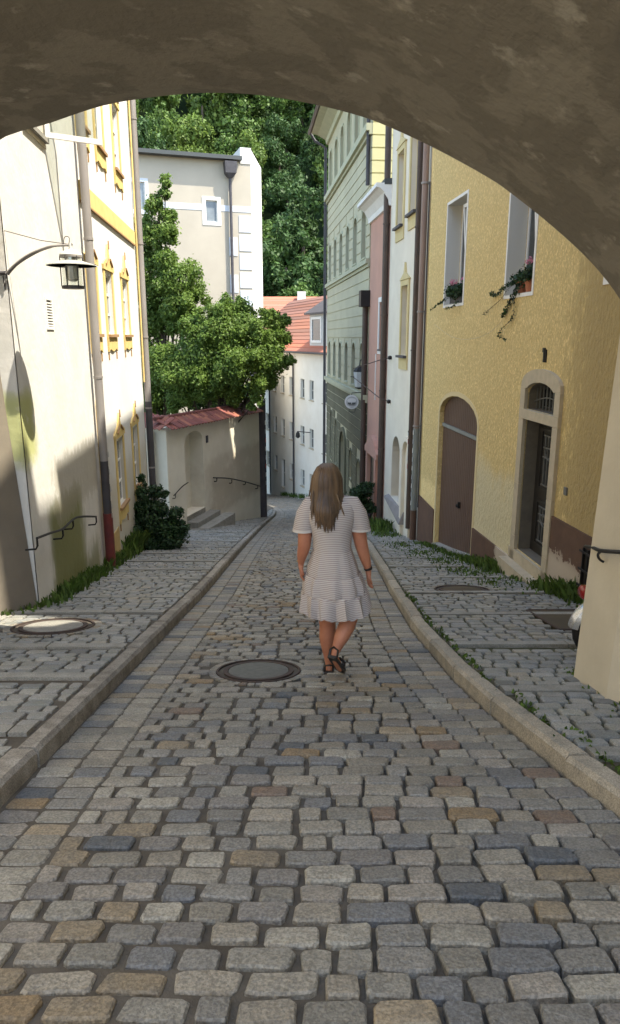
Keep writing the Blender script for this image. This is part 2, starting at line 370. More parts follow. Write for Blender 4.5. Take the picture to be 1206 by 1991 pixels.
def shell(W, d0, d1, zb, zt, back, mat, parent, name='side_wall'):
    """side, back and top walls of a house behind its facade"""
    P = W.P
    for nm, q in ((name, [P(d0,zb,-back), P(d0,zb,-.01), P(d0,zt,-.01), P(d0,zt,-back)]),
                  (name, [P(d1,zb,-.01), P(d1,zb,-back), P(d1,zt,-back), P(d1,zt,-.01)]),
                  ('rear_wall', [P(d0,zb,-back), P(d1,zb,-back), P(d1,zt,-back), P(d0,zt,-back)])):
        MB().add(q, [(0, 1, 2, 3)]).obj(nm, mat, parent)

# ------------------------------------------------------------ kerb lines
LY = [-12, 0, 9, 15.7, 22, 29.5, 33, 38, 43.5, 48, 53]; LX = [-1.55, -1.46, -1.42, -1.52, -1.55, -1.5, -1.62, -2.05, -2.9, -4.1, -6]
RY = [-12, 0, 2.8, 3.45, 4.27, 4.95, 6.7, 9.2, 13.3, 16, 20, 26, 34, 43, 50]; RX = [2.4, 1.85, 1.42, 1.29, 1.18, 1.11, 1.05, 1.1, 1.23, 1.3, 1.25, 1.1, .9, .7, .0]
def kl(y): return float(np.interp(y, LY, LX))
def kr(y): return float(np.interp(y, RY, RX))
def wl(y): return -2.38 - .089 * y if y > 7.5 else -4.2        # building line, left
def wr(y): return 4.05 - .09 * y
KH, KW = .105, .125

# ------------------------------------------------------------ ground sheets
def strip(name, ys, xa, xb, zo, mat, n=10, kind='structure', label=None):
    mb = MB(); rows = []
    vs = []; fs = []
    for y in ys:
        a, b = xa(y), xb(y)
        for i in range(n + 1):
            x = a + (b - a) * i / n; vs.append(Vector((x, y, G(y) + (zo(x, y) if callable(zo) else zo))))
    for j in range(len(ys) - 1):
        for i in range(n):
            k = j*(n+1)+i; fs.append((k, k+1, k+n+2, k+n+1))
    mb.add(vs, fs); return mb.obj(name, mat, kind=kind, label=label)
ys = [float(v) for v in np.arange(-12, 61, 1.0)]
ground = MB().add([(-300,-60,G(-40)-1.4),(300,-60,G(-40)-1.4),(300,-40,G(-40)-1.4),(-300,-40,G(-40)-1.4),(-300,40,G(40)-.9),(300,40,G(40)-.9),(-300,75,-15),(300,75,-15),(-300,500,-15),(300,500,-15)],
    [(0,1,2,3),(3,2,5,4),(4,5,7,6),(6,7,9,8)]).obj('ground', m_mortar, kind='structure', label='bare earth below the street and houses')
road = strip('road', ys, lambda y: -16 if y > 42 else (kl(y) - .02 if y < 38 else -9), lambda y: kr(y) + .02,
             lambda x, y: -.013 - .024 * min(1, max(0, (x + .3) / 1.0)), m_mortar, n=12, label='sloping street bed of sand and mortar between its cobbles')
pav_l = strip('pavement_left', ys, lambda y: -5.2 if y < 40 else -9, lambda y: kl(y) - .03, KH - .022, m_mortar, label='left pavement bed under its granite setts')
pav_r = strip('pavement_right', ys, lambda y: kr(y) + .03, lambda y: 6.5, KH - .03, m_moss, label='mossy right pavement bed under its granite setts')

# ------------------------------------------------------------ cobbles
def cobble_mesh(name, rs, mat):
    base = [(-.5,-.36),(-.5,.36),(-.43,.5),(0,.5),(.43,.5),(.5,.36),(.5,-.36),(.43,-.5),(0,-.5),(-.43,-.5)]
    sk = rs.uniform(-.05,.05); o = [(x*(1+sk*y) + rs.uniform(-.045,.03)*(1 if x > 0 else -1)*-1, y + rs.uniform(-.055,.055)) for x, y in base]
    n = len(o); v = [Vector((x, y, -.055)) for x, y in o] + [Vector((x*.995, y*.99, -.009 + rs.uniform(-.002,.002))) for x, y in o] + \
        [Vector((x*.925, y*.885, -.0005 + rs.uniform(-.0012,.001))) for x, y in o] + [Vector((rs.uniform(-.1,.1), rs.uniform(-.1,.1), .0012))]
    f = []
    for k in range(2):
        for j in range(n): f.append((k*n+(j+1) % n, k*n+j, (k+1)*n+j, (k+1)*n+(j+1) % n))
    for j in range(n): f.append((2*n+(j+1) % n, 2*n+j, 3*n))
    me = bpy.data.meshes.new(name); me.from_pydata(v, [], f); me.materials.append(mat); me.update()
    return me
rs = random.Random(3)
COB = [cobble_mesh('cobblestone', rs, m_cob) for _ in range(14)]
SET = [cobble_mesh('sett', rs, m_cob2) for _ in range(10)]
def lay(parent, name, meshes, items, limit=300, mat=None):
    """items: (x, y, z, w, l, rz, tx, ty); the nearest `limit` in view as parts, the rest joined"""
    def key(it):
        x, y = it[0], it[1]; Z = y*CP - it[2]*SP
        if Z < .8: return 1e9
        px = 1380*x/Z; py = 1380*(-y*SP - it[2]*CP)/Z
        return y if abs(px) < 660 and py < 1060 else 1e6 + y
    items = sorted(items, key=key)
    for it in items[:limit]:
        x, y, z, w, l, rz, tx, ty = it
        o = bpy.data.objects.new(name, meshes[rs.randrange(len(meshes))]); COL.objects.link(o); o.parent = parent
        o.location = Vector((x, y, z)) - WL[parent]; o.rotation_euler = (tx, ty, rz); o.scale = (w, l, 1)
    rest = items[limit:]
    V = []; Fq = []; Ft = []; base = 0
    data = []
    for me in meshes:
        v = np.empty(len(me.vertices)*3); me.vertices.foreach_get('co', v); v = v.reshape(-1, 3)
        data.append((v, [tuple(p.vertices) for p in me.polygons]))
    allf = []
    for it in rest:
        x, y, z, w, l, rz, tx, ty = it; v, f = data[rs.randrange(len(data))]
        c, s_ = math.cos(rz), math.sin(rz); a = v[:, 0]*w; b = v[:, 1]*l
        zz = v[:, 2] + a*(-ty) + b*tx
        V.append(np.stack([a*c-b*s_+x, a*s_+b*c+y, zz+z], 1)); allf += [tuple(i+base for i in ff) for ff in f]; base += len(v)
    V = np.concatenate(V); org = WL[parent]
    me = bpy.data.meshes.new(name+'_field'); me.from_pydata((V - np.array(org)).tolist(), [], allf)
    me.materials.append(mat)
    o = bpy.data.objects.new('far_'+name+'_field', me); COL.objects.link(o); o.parent = parent; o['kind'] = 'stuff'
slope_at = lambda y: math.atan((G(y+.1)-G(y-.1))/.2)
MH = [(-.412, 5.22, .40), (-2.5, 6.45, .46), (1.98, 8.75, .42)]
def in_mh(x, y): return any(math.hypot(x-a, y-b) < r for a, b, r in MH)
items = []
y = -3.0; row = 0
while y < 58:
    pitch = .118 + rs.uniform(-.006, .008) + (0 if y < 30 else .03)
    a, b = kl(y) + .012, kr(y) - .012
    if y > 36: a = kl(y) - 0 if y < 40 else max(kl(y), -9)
    gut = .19
    for k in (0, 1):                                                         # gutter courses beside the kerbs
        for sgn, e in ((1, a), (-1, b)):
            x = e + sgn*(gut*(k+.5)); 
            if not in_mh(x, y): items.append((x, y+rs.uniform(-.008,.008), G(y)-.006+rs.uniform(-.002,.002), gut*.955, pitch*.93, rs.uniform(-.02,.02), slope_at(y), 0))
    x = a + gut*2; xe = b - gut*2; x += rs.uniform(-.0, .0); first = True
    ws = []
    while sum(ws) < xe - x: ws.append(rs.choice((.16,.18,.195,.2,.215,.23,.245,.13)) if not (first and row % 2) else .11); first = False
    k = (xe - x)/sum(ws)
    for w in ws:
        w *= k; cx = x + w/2; x += w
        yy = y + .012*math.sin(cx*2.3+row*.4) + rs.uniform(-.007,.007)
        gap = .022 if cx < .1 else .014
        if not in_mh(cx, yy): items.append((cx, yy, G(yy)+rs.uniform(-.005,.007)+.003, w-gap-rs.uniform(0,.008), pitch-gap*.85-rs.uniform(0,.008), rs.uniform(-.05,.05), slope_at(y)+rs.uniform(-.028,.028), rs.uniform(-.028,.028)))
    y += pitch; row += 1
lay(road, 'cobblestone', COB, items, 300, m_cob)
BL = [1.4, 2.5, 3.63, 4.73, 5.65, 7.2, 8.17, 9.77, 10.8, 12.0, 13.3, 14.6, 15.9, 17.3, 18.7, 20.2, 21.8, 23.5, 25.2]
BR = [1.0, 2.15, 3.3, 4.41, 5.74, 7.1, 8.53, 9.9, 11.2, 12.5, 13.8]
def pavement(parent, a_of, b_of, bars, yend, seed):
    items = []; y = -2.0; row = 0
    while y < yend:
        p = .120 + rs.uniform(-.005, .006)
        if any(abs(y - q) < .125 for q in bars): y += .02; continue
        a, b = a_of(y), b_of(y); x = a + rs.uniform(.0, .1)*(row % 2)
        while x < b - .03:
            w = rs.uniform(.135, .20); w = min(w, b - x); cx = x + w/2; x += w
            if w > .07 and not in_mh(cx, y) and not (parent is pav_r and 2.35 < cx < 2.95 and 6.25 < y < 7.3):
                items.append((cx, y+rs.uniform(-.006,.006)+.012*math.sin(cx*3+y), G(y)+KH+rs.uniform(-.003,.004), w-.02-rs.uniform(0,.008), p-.02-rs.uniform(0,.006), rs.uniform(-.05,.05), slope_at(y)+rs.uniform(-.02,.02), rs.uniform(-.02,.02)))
        y += p; row += 1
    lay(parent, 'sett', SET, items, 300, m_cob2)
    for q in bars:
        x = a_of(q) + .01; b = b_of(q)
        while x < b - .05:
            w = min(rs.uniform(.7, 1.1), b - x)
            mb = MB(); z = G(q) + KH; t = .2*.08
            mb.hexa([(x,q-.06,z-.08),(x+w-.012,q-.06,z-.08),(x+w-.012,q+.06,z-.1),(x,q+.06,z-.1),(x,q-.06,z+.018),(x+w-.012,q-.06,z+.018),(x+w-.012,q+.06,z-.004),(x,q+.06,z-.004)])
            o = mb.obj('step_stone', m_bar, parent); x += w
pavement(pav_l, lambda y: wl(y) + .01 if y < 18 else -1.95-1.0*(26.5-min(y,26.5))*.3, lambda y: kl(y) - KW - .01, BL, 34, 1)
pavement(pav_r, lambda y: kr(y) + KW + .01, lambda y: wr(y) - .01 if y > 6.2 else 4.6, BR, 34, 2)
# metal plates between the pavement setts
def kerb(name, kf, sgn, y0, y1, mat, label):
    root = empty(name, (kf(y0), y0, G(y0)), label, None); root['kind'] = 'structure'
    y = y0
    while y < y1:
        l = rs.uniform(.75, 1.25); ye = min(y + l, y1); g = .006
        j = rs.uniform(-.006, .006); w = KW + rs.uniform(-.01, .012); h = KH + rs.uniform(.0, .008)
        mb = MB(); rings = []
        for t in (0, .06, .5, .94, 1):
            yy = y + g + (ye - y - 2*g)*t; x = kf(yy) + j; z = G(yy); e = .006 if t in (0, 1) else 0; b_ = .018
            nz = rs.uniform(-.003, .003)
            rings.append([Vector((x+sgn*e, yy, z-.08)), Vector((x-sgn*.0, yy, z+h-.028-e)), Vector((x+sgn*b_, yy, z+h-e+nz)), Vector((x+sgn*(w-.02), yy, z+h-e+.003+nz)), Vector((x+sgn*w, yy, z+h-.012)), Vector((x+sgn*w, yy, z-.08))])
        mb.loft(rings); fix_normals(mb.obj('kerb_stone', mat, root, smooth=False)); y = ye
    return root
kerb('kerb_left', kl, -1, -2, 34, m_kerbL, 'worn grey granite kerb along the left edge of the road')
kerb('kerb_right', kr, 1, -2, 30, m_kerb, 'tan granite kerb curving along the right edge of the road')

def cover(loc, r, label, zc, rim=m_rust, centre=m_concrete, setts=True):
    x0, y0 = loc; z0 = zc(y0); sl = .2
    def P(a, rr, dz): x = x0+rr*math.cos(a); y = y0+rr*math.sin(a); return Vector((x, y, zc(y)+dz))
    t = empty('manhole_cover', (x0, y0, z0), label, 'manhole cover')
    def ring(r0, r1, z0_, z1_, n=36):
        mb = MB(); A = [2*math.pi*k/n for k in range(n)]
        prof = [(r0, -.04), (r0, z0_), (r1, z1_), (r1, -.04)]
        mb.loft([[P(a, rr, dz) for a in A] for rr, dz in prof], cap=False); return mb
    mb = MB(); A = [2*math.pi*k/36 for k in range(36)]
    mb.loft([[P(a, r*.60, -.03) for a in A], [P(a, r*.60, .004) for a in A], [P(a, r*.56, .007) for a in A]]); mb.obj('concrete_disc', centre, t, smooth=True)
    ring(r*.615, r*.70, .006, .006).obj('inner_ring', rim, t); ring(r*.80, r*.84, .006, .006).obj('outer_ring', rim, t)
    ring(r*.70, r*.80, -.010, -.010).obj('groove', m_mortar, t)
    if setts:
        n = 40
        for k in range(n):
            a0 = 2*math.pi*(k+.08)/n; a1 = 2*math.pi*(k+.92)/n; r0, r1 = r*.855, r*.99
            MB().hexa([P(a0,r0,-.04),P(a0,r1,-.04),P(a1,r1,-.04),P(a1,r0,-.04),P(a0,r0,.0),P(a0,r1,.0),P(a1,r1,.0),P(a1,r0,.0)]).obj('border_sett', m_cob, t)
    return t
cover((-.412, 5.22), .40, 'round concrete and rusty iron manhole cover in the cobbled road beside the woman', lambda y: G(y))
cover((-2.5, 6.45), .46, 'round manhole cover in the left pavement near the gateway pier', lambda y: G(y)+KH, centre=m_bar)
cover((1.98, 8.75), .42, 'brown round manhole cover in the right pavement in front of the yellow house', lambda y: G(y)+KH, centre=m_rustplate)
t = empty('cellar_hatch', (2.65, 6.77, G(6.77)+KH), 'rusty brown metal hatch plate set in the right pavement by the scooter', 'hatch')
mb = MB(); zz = lambda y: G(y)+KH
mb.hexa([(2.37,6.27,zz(6.27)-.04),(2.93,6.27,zz(6.27)-.04),(2.93,7.27,zz(7.27)-.04),(2.37,7.27,zz(7.27)-.04),(2.37,6.27,zz(6.27)+.004),(2.93,6.27,zz(6.27)+.004),(2.93,7.27,zz(7.27)+.004),(2.37,7.27,zz(7.27)+.004)]); mb.obj('plate', m_rustplate, t)
mb = MB()
for a, b in (((2.37,6.27),(2.93,6.27)), ((2.93,6.27),(2.93,7.27)), ((2.93,7.27),(2.37,7.27)), ((2.37,7.27),(2.37,6.27))):
    mb.tube([(a[0],a[1],zz(a[1])+.004),(b[0],b[1],zz(b[1])+.004)], .012, 6)
mb.obj('edge_frame', m_rust, t)

# ------------------------------------------------------------ the gateway arch the camera looks through
gate = empty('gateway_arch', (0, 5, G(5)), 'brownish plaster gateway arch spanning the street overhead', 'archway')
KA = .42
raw = [(-12,279),(100,238),(200,205),(300,188),(400,180),(500,184),(600,200),(700,225),(765,250),(850,290),(950,345),(1000,380),(1075,440),(1150,510),(1206,582)]
prof = []
for px, py in raw:
    X = (px-603)/1380; Y = (py-995)/1380; r = Vector((X, CP-Y*SP, -SP-Y*CP)); tt = 5.3/(r.y+KA*r.x); prof.append(r*tt)
def pl(x, z): return Vector((x, 5.3-KA*x, z))
left_tail = [pl(-3.42, -3.4), pl(-3.40, -.4), pl(-3.32, .35), pl(-3.15, .85), pl(-2.9, 1.2)]
right_tail = [pl(2.0, .0), pl(2.03, -.3)]
# smooth the measured points
pr = left_tail + prof + right_tail
def dens(P, n):
    out = []
    for i in range(len(P)-1):
        p0 = P[max(i-1, 0)]; p1 = P[i]; p2 = P[i+1]; p3 = P[min(i+2, len(P)-1)]
        for k in range(n):
            t_ = k/n; out.append(.5*((2*p1)+(-p0+p2)*t_+(2*p0-5*p1+4*p2-p3)*t_*t_+(-p0+3*p1-3*p2+p3)*t_**3))
    out.append(P[-1]); return out
edge = left_tail[:1] + dens(pr[1:], 4)
mv = Vector((-.15, -2.2, .12))
rings = []
NS = 8
for k in range(NS+1):
    t_ = k/NS
    ring_ = []
    for i, p in enumerate(edge):
        q = p + mv*t_
        if p.x < -2.2: q.x -= (1.5*t_)*min(1, (-2.2-p.x)/1.2)
        if p.x > 1.2: q.x += .35*t_*min(1, (p.x-1.2)/.8)
        q.z += .035*math.sin(q.x*2.1+k*.7)*(0 < k < NS)
        ring_.append(q)
    rings.append(ring_)
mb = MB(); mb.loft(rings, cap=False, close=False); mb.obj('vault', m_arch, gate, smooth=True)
TOP = 6.0
mb = MB()
for R_ in (rings[0], rings[-1]):                                         # outer faces above the arch
    n = len(R_); b = len(mb.v)
    mb.add(R_ + [Vector((p.x, p.y, TOP)) for p in R_], [(i, i+1, n+i+1, n+i) for i in range(n-1)])
n = len(rings[0]); mb.add([Vector((p.x,p.y,TOP)) for p in rings[0]] + [Vector((p.x,p.y,TOP)) for p in rings[-1]], [(i, i+1, n+i+1, n+i) for i in range(n-1)])
mb.obj('upper_wall', m_jamb, gate)
# right pilaster with a chamfered corner, slightly battered
def batter(pts, z0f, z1, k=.018):
    cx = sum(p[0] for p in pts)/len(pts); lo = [Vector((x, y, z0f(y))) for x, y in pts]
    hi = [Vector((x + k*(z1-z0f(y)), y, z1)) for x, y in pts]; return [lo, hi]
mb = MB(); mb.loft(batter([(1.90,4.70),(1.93,4.22),(2.03,3.96),(2.45,3.75),(2.9,3.7),(2.9,4.85),(2.2,4.85)], lambda y: G(y)-.1, .35, .035))
o = mb.obj('pilaster', m_jamb, gate); fix_normals(o)
mb = MB(); mb.loft([[Vector((x, y, z)) for x, y in ((2.06,4.66),(2.1,3.4),(2.9,2.4),(3.2,2.4),(3.2,4.84),(2.2,4.84))] for z in (.352, TOP-.01)]); fix_normals(mb.obj('upper_pilaster', m_jamb, gate))
# left pier with its skewed inner face
mb = MB(); mb.loft([[Vector((x, y, G(y)-.1 if z is None else z)) for x, y in pts] for z, pts in
    ((None, [(-3.05,7.5),(-3.28,7.04),(-3.95,5.7),(-4.4,5.7),(-4.4,7.52)]), (-.9, [(-3.19,7.5),(-3.38,7.04),(-4.0,5.7),(-4.4,5.7),(-4.4,7.52)]), (2.0, [(-3.34,7.5),(-3.45,7.04),(-4.0,5.7),(-4.4,5.7),(-4.4,7.52)]), (TOP, [(-3.34,7.5),(-3.45,7.04),(-4.0,5.7),(-4.4,5.7),(-4.4,7.52)]))])
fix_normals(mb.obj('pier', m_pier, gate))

# unseen houses either side of the camera, added to shade the foreground
def rear_house(x0, x1, y0, y1, zt, label, mat):
    t = empty('townhouse', ((x0+x1)/2, (y0+y1)/2, G(y0)), label, 'house', )
    MB().box((x0, y0, -4.5), (x1, y1, zt)).obj('wall', mat, t)
    mb = MB(); e = .3; xm = (x0+x1)/2
    mb.loft([[Vector((x0-e, y, zt)), Vector((x1+e, y, zt)), Vector((xm, y, zt+2.2))] for y in (y0-.2, y1+.2)]); mb.obj('roof', m_tile, t)
    inner = x1 if x1 < 0 else x0; s_ = 1 if x1 < 0 else -1
    for k in range(3):
        for zz_ in (.8, 3.6):
            yc = y0 + (y1-y0)*(k+.5)/3
            w = MB().box((inner+s_*.0, yc-.5, zz_), (inner+s_*.04, yc+.5, zz_+1.5)).obj('window', m_white, t)
            MB().box((inner+s_*.041, yc-.42, zz_+.08), (inner+s_*.05, yc+.42, zz_+1.42)).obj('pane', m_glass, w)
rear_house(3.2, 9, -7, 3.75, 8.8, 'unseen townhouse wing right of the gateway, added for shade', m_white2)  # length and height set to bound the sun patch
t = empty('courtyard_sun_block', (7, 5.4, G(5.4)), 'unseen tall block behind the scooter courtyard, added to shape the sunlight', 'house')
MB().box((5.2, 4.4, -4), (9.2, 6.25, 13.6)).obj('wall', m_white2, t); MB().box((5.2, 3.8, -4), (9.2, 4.398, 14.8)).obj('tall_sun_block', m_white2, t); MB().box((5.1, 4.402, 13.602), (9.3, 6.28, 13.8)).obj('roof', m_tile, t)  # unseen blocks added to shade the pier and trim the pavement sun patch
rear_house(-10, -4.4, -9, 7.3, 5.6, 'unseen townhouse wing left of the gateway, added for shade', m_white2)

# ------------------------------------------------------------ left houses
WLf = Wall(-2.38, 0, -.089, 1, 1)
def bldg(name, W, d0, d1, label, back, mat, ztop, holes, depth=.2, roof=m_tile, rise=.42, lowmat=None, gable=None, zlow=-.6, overhang=.35, wallmat=None):
    c = W.P((d0+d1)/2, 0, -back/2); t = empty(name, (c.x, c.y, G(c.y)), label, 'house')
    out = [(d0, G(W.P(d0,0).y)+zlow), (d1, G(W.P(d1,0).y)+zlow), (d1, ztop), (d0, ztop)]
    facade(W, out, holes, depth).obj('wall', mat, t)
    shell(W, d0, d1, min(out[0][1], out[1][1])-1, ztop, back, gable or mat, t)
    P = W.P; mb = MB()
    mb.loft([[P(d, ztop-.02, overhang), P(d, ztop+.12, overhang), P(d, ztop+back*rise, -back/2), P(d, ztop+.1, -back-.3), P(d, ztop-.02, -back-.3)] for d in (d0-.03, d1+.03)])
    fix_normals(mb.obj('roof', roof, t)); return t
# cream house (nearest left)
cream = bldg('cream_house', WLf, 7.52, 11.05, 'nearest left house, mottled cream plaster with green algae, next to the gateway', 6, m_wall1, 6.3,
             [rect(8.55, 9.35, 2.32, 3.7), rect(8.84, 9.10, .12, .44)], depth=.16)
window(WLf, cream, 'r', (8.55, 9.35, 2.32, 3.7), depth=.12, sill=m_bar, surround=m_white2, sw=.1, sproud=.012)
v = MB(); WLf.box(v, 8.842, 9.098, .122, .438, -.15, -.1); v = v.obj('vent', m_zinc_d, cream)
for k in range(9):
    mb = MB(); z = .135+k*.033; P = WLf.P
    mb.hexa([P(8.845,z,-.02),P(9.095,z,-.02),P(9.095,z-.006,.012),P(8.845,z-.006,.012),P(8.845,z+.016,-.02),P(9.095,z+.016,-.02),P(9.095,z+.010,.012),P(8.845,z+.010,.012)]); mb.obj('slat', m_white, v)
mb = MB(); inset_ring(mb, WLf, rect(8.81, 9.13, .09, .47), rect(8.843, 9.097, .123, .437), -.01, .014); mb.obj('vent_frame', m_white, v)
# open casement sash
sash = empty('open_casement', WLf.P(9.36, 2.3, .03), 'white casement sash standing open above the street lamp, left', 'window sash')
a = WLf.P(9.36, 0, .03); b = Vector((-2.60, 9.72, 0))
def sbox(t0, t1, z0, z1, th=.02):
    d_ = (b-a).normalized(); n_ = Vector((d_.y, -d_.x, 0))*th; p = a+d_*t0; q = a+d_*t1; m_ = MB()
    m_.hexa([p+n_+Vector((0,0,z0)), q+n_+Vector((0,0,z0)), q-n_+Vector((0,0,z0)), p-n_+Vector((0,0,z0)), p+n_+Vector((0,0,z1)), q+n_+Vector((0,0,z1)), q-n_+Vector((0,0,z1)), p-n_+Vector((0,0,z1))]); return m_
Ls = (b-a).length
for args in ((0, Ls, 2.33, 2.39), (0, Ls, 3.5, 3.56)): sbox(*args).obj('rail', m_white, sash)
for args in ((0, .055, 2.391, 3.499), (Ls-.055, Ls, 2.391, 3.499)): sbox(*args).obj('stile', m_white, sash)
gm = bpy.data.materials.new('clear_glass'); gm.use_nodes = True; nn = gm.node_tree
tr_ = nn.nodes.new('ShaderNodeBsdfTransparent'); gl_ = nn.nodes.new('ShaderNodeBsdfGlossy'); mx_ = nn.nodes.new('ShaderNodeMixShader'); mx_.inputs[0].default_value = .16; gl_.inputs[1].default_value = .05
tr_.inputs[0].default_value = (.9,.93,.9,1)
nn.links.new(tr_.outputs[0], mx_.inputs[1]); nn.links.new(gl_.outputs[0], mx_.inputs[2]); nn.links.new(mx_.outputs[0], nn.nodes['Material Output'].inputs[0])
sbox(.056, Ls-.056, 2.391, 3.499, .004).obj('pane', gm, sash)

# white house with ochre trims
cols = [(11.35, 11.95), (12.72, 13.36), (14.45, 15.1)]
bcols = [(12.75, 13.45), (14.65, 15.35)]
holes = [rect(a, b, .05, 1.06) for a, b in cols] + [rect(a, b, 3.08, 4.2) for a, b in cols] + [rect(a, b, -3.05, -1.85) for a, b in bcols]
whl = bldg('white_ochre_house', WLf, 11.05, 16.6, 'white left house with ochre window surrounds and an ochre band', 6, m_wall2, 6.4, holes, depth=.08, zlow=-.5)
def ochre_window(a, b, z0, z1, glass=m_glass_l, pale=m_trim):
    w = window(WLf, whl, 'r', (a, b, z0, z1), depth=.05, fw=.03, mull=1, trans=2, glass=glass, frame=m_white)
    P = WLf
    m_ = MB(); P.box(m_, a-.13, a-.001, z0-.05, z1+.06, .0, .02); m_.obj('side_trim', pale, w); m_ = MB(); P.box(m_, b+.001, b+.13, z0-.05, z1+.06, .0, .02); m_.obj('side_trim', pale, w)
    c = (a+b)/2; h = .36
    P_ = [(a-.16, z1+.061), (b+.16, z1+.061), (b+.17, z1+.14), (b+.08, z1+.19), (c+.13, z1+.27), (c+.05, z1+.42), (c, z1+.50), (c-.05, z1+.42), (c-.13, z1+.27), (a-.08, z1+.19), (a-.17, z1+.14)]
    m_ = MB(); P.prism(m_, P_, 0, .035); m_.obj('pediment', pale, w)
    m_ = MB()
    for s_ in (-1, 1): P.prism(m_, [(c+s_*.10, z1+.24), (c+s_*.30, z1+.14), (c+s_*.30, z1+.165), (c+s_*.10, z1+.275)], .035, .06)
    P.prism(m_, [(c-.02, z1+.42), (c+.02, z1+.42), (c, z1+.56)], .036, .06); m_.obj('ornament', m_trim_dk, w)
    P_ = [(a-.13, z0-.051), (a-.11, z0-.3), (a+.02, z0-.25), (c, z0-.30), (b-.02, z0-.25), (b+.11, z0-.3), (b+.13, z0-.051)]
    m_ = MB(); P.prism(m_, P_, 0, .03); m_.obj('apron', pale, w)
    m_ = MB(); P.box(m_, a-.08, b+.08, z0-.05, z0-.0, .0, .07); m_.obj('sill', m_trim_dk, w)
    m_ = MB()
    for q in (a-.06, b+.06): P.box(m_, q-.015, q+.015, z0-.44, z0-.31, .0, .02)
    m_.obj('tassel', m_trim_dk, w)
for a, b in cols: ochre_window(a, b, .05, 1.06); ochre_window(a, b, 3.08, 4.2)
for a, b in bcols: ochre_window(a, b, -3.05, -1.85)
mb = MB(); WLf.box(mb, 11.16, 16.45, 1.95, 2.22, 0, .03); mb.obj('band_course', m_trim, whl)
mb = MB(); WLf.box(mb, 11.16, 16.45, 1.925, 1.95, 0, .04); mb.obj('band_moulding', m_trim_dk, whl)
mb = MB(); WLf.prism(mb, [(11.25,-4.0),(11.5,-4.0),(11.5,-1.05),(11.42,-.9),(11.33,-.9),(11.25,-1.05)], 0, .05); mb.obj('ochre_pilaster', m_wooddoor, whl)
# cellar strip on the base of the white house
mb = MB(); WLf.box(mb, 12.0, 12.5, G(12)-.1, -3.35, 0, .015); mb.obj('base_patch', m_wooddoor, whl)

def pipe(name, pts, r, mat, label, brackets=(), bm=None, cat='downpipe', extra=None, n=12):
    t = empty(name, pts[-1], label, cat)
    MB().tube(pts, r, n).obj('pipe', mat, t, smooth=True)
    for (p, rr) in brackets: MB().lathe(Vector(p)-Vector((0,0,.02)), [(r, 0), (r+rr, .002), (r+rr, .04), (r, .042)], n).obj('bracket', bm or mat, t, smooth=True)
    return t
P = WLf.P
t = pipe('downpipe', [P(11.08,6.2,.11), P(11.08,-1.9,.11)], .065, m_zinc, 'grey downpipe with a red foot between the cream and white left houses', [(P(11.08,z,.11), .008) for z in (3.2,1.4,-.6)], extra=None)
MB().tube([P(11.08,-1.9,.11), P(11.08,-2.75,.11)], .066, 12).obj('dark_length', m_zinc_d, t, smooth=True)
MB().tube([P(11.08,-2.75,.11), P(11.08,G(11.1)+KH-.05,.11)], .078, 12).obj('red_foot', m_redpaint, t, smooth=True)
for k in range(9):
    z = -1.7-.14*k; MB().add([P(11.02+.03*(k%2),z,.182),P(11.10+.02*(k%3),z,.184),P(11.10,z+.09,.184),P(11.03,z+.08,.182)], [(0,1,2,3)]).obj('sticker', m_stick[k%2], t)
t = pipe('downpipe', [P(16.62,5.5,.1), P(16.62,G(16.6)+KH,.1)], .075, m_zinc, 'grey downpipe at the far corner of the white left house', [(P(16.62,z,.1), .01) for z in (4.5,2.0,0,-1.6,-3)])
MB().tube([P(16.62,-1.45,.1), P(16.62,G(16.6)+KH-.04,.1)], .08, 12).obj('dark_foot', m_zinc_d, t, smooth=True)
MB().tube([P(16.5,5.5,.05), P(16.5,-1.0,.05)], .02, 6).obj('conduit', m_trim, t)

# handrail on the cream house
def rail(name, pts, r, mat, label, hooks, n=None, nrm=Vector((1,0,0)), drop=.12):
    t = empty(name, pts[0], label, 'handrail'); MB().tube(dens([Vector(p) for p in pts], 5), r, 8).obj('bar', mat, t, smooth=True)
    for h in hooks:
        h = Vector(h); MB().tube([h, h-nrm*.0+Vector((0,0,-drop*.7)), h-nrm*.02+Vector((0,0,-drop)), h-nrm*.13+Vector((0,0,-drop*1.05))], r*.8, 6).obj('wall_bracket', mat, t, smooth=True)
    return t
RP = [at(70,1043,7.95), at(100,1033,8.35), at(125,1025,8.8), at(145,1008,9.3), at(160,1003,9.8), at(186,1003,10.6)]
def off(p, o): q = WLf.P(p.y, p.z, o); return q
def on_left(px, py, o=.12):
    X = (px-603)/1380; Y = (py-995)/1380; r = Vector((X, CP-Y*SP, -SP-Y*CP)); k = (-2.38+o)/(r.x+.089*r.y); return r*k
RP = [on_left(x_, y_) for x_, y_ in ((72,1046),(98,1036),(122,1028),(142,1010),(157,1004),(187,1004))]
rail('handrail', RP, .014, m_iron, 'wrought iron handrail on the algae stained cream wall', [RP[0], RP[2], RP[3], RP[5]], nrm=WLf.n)

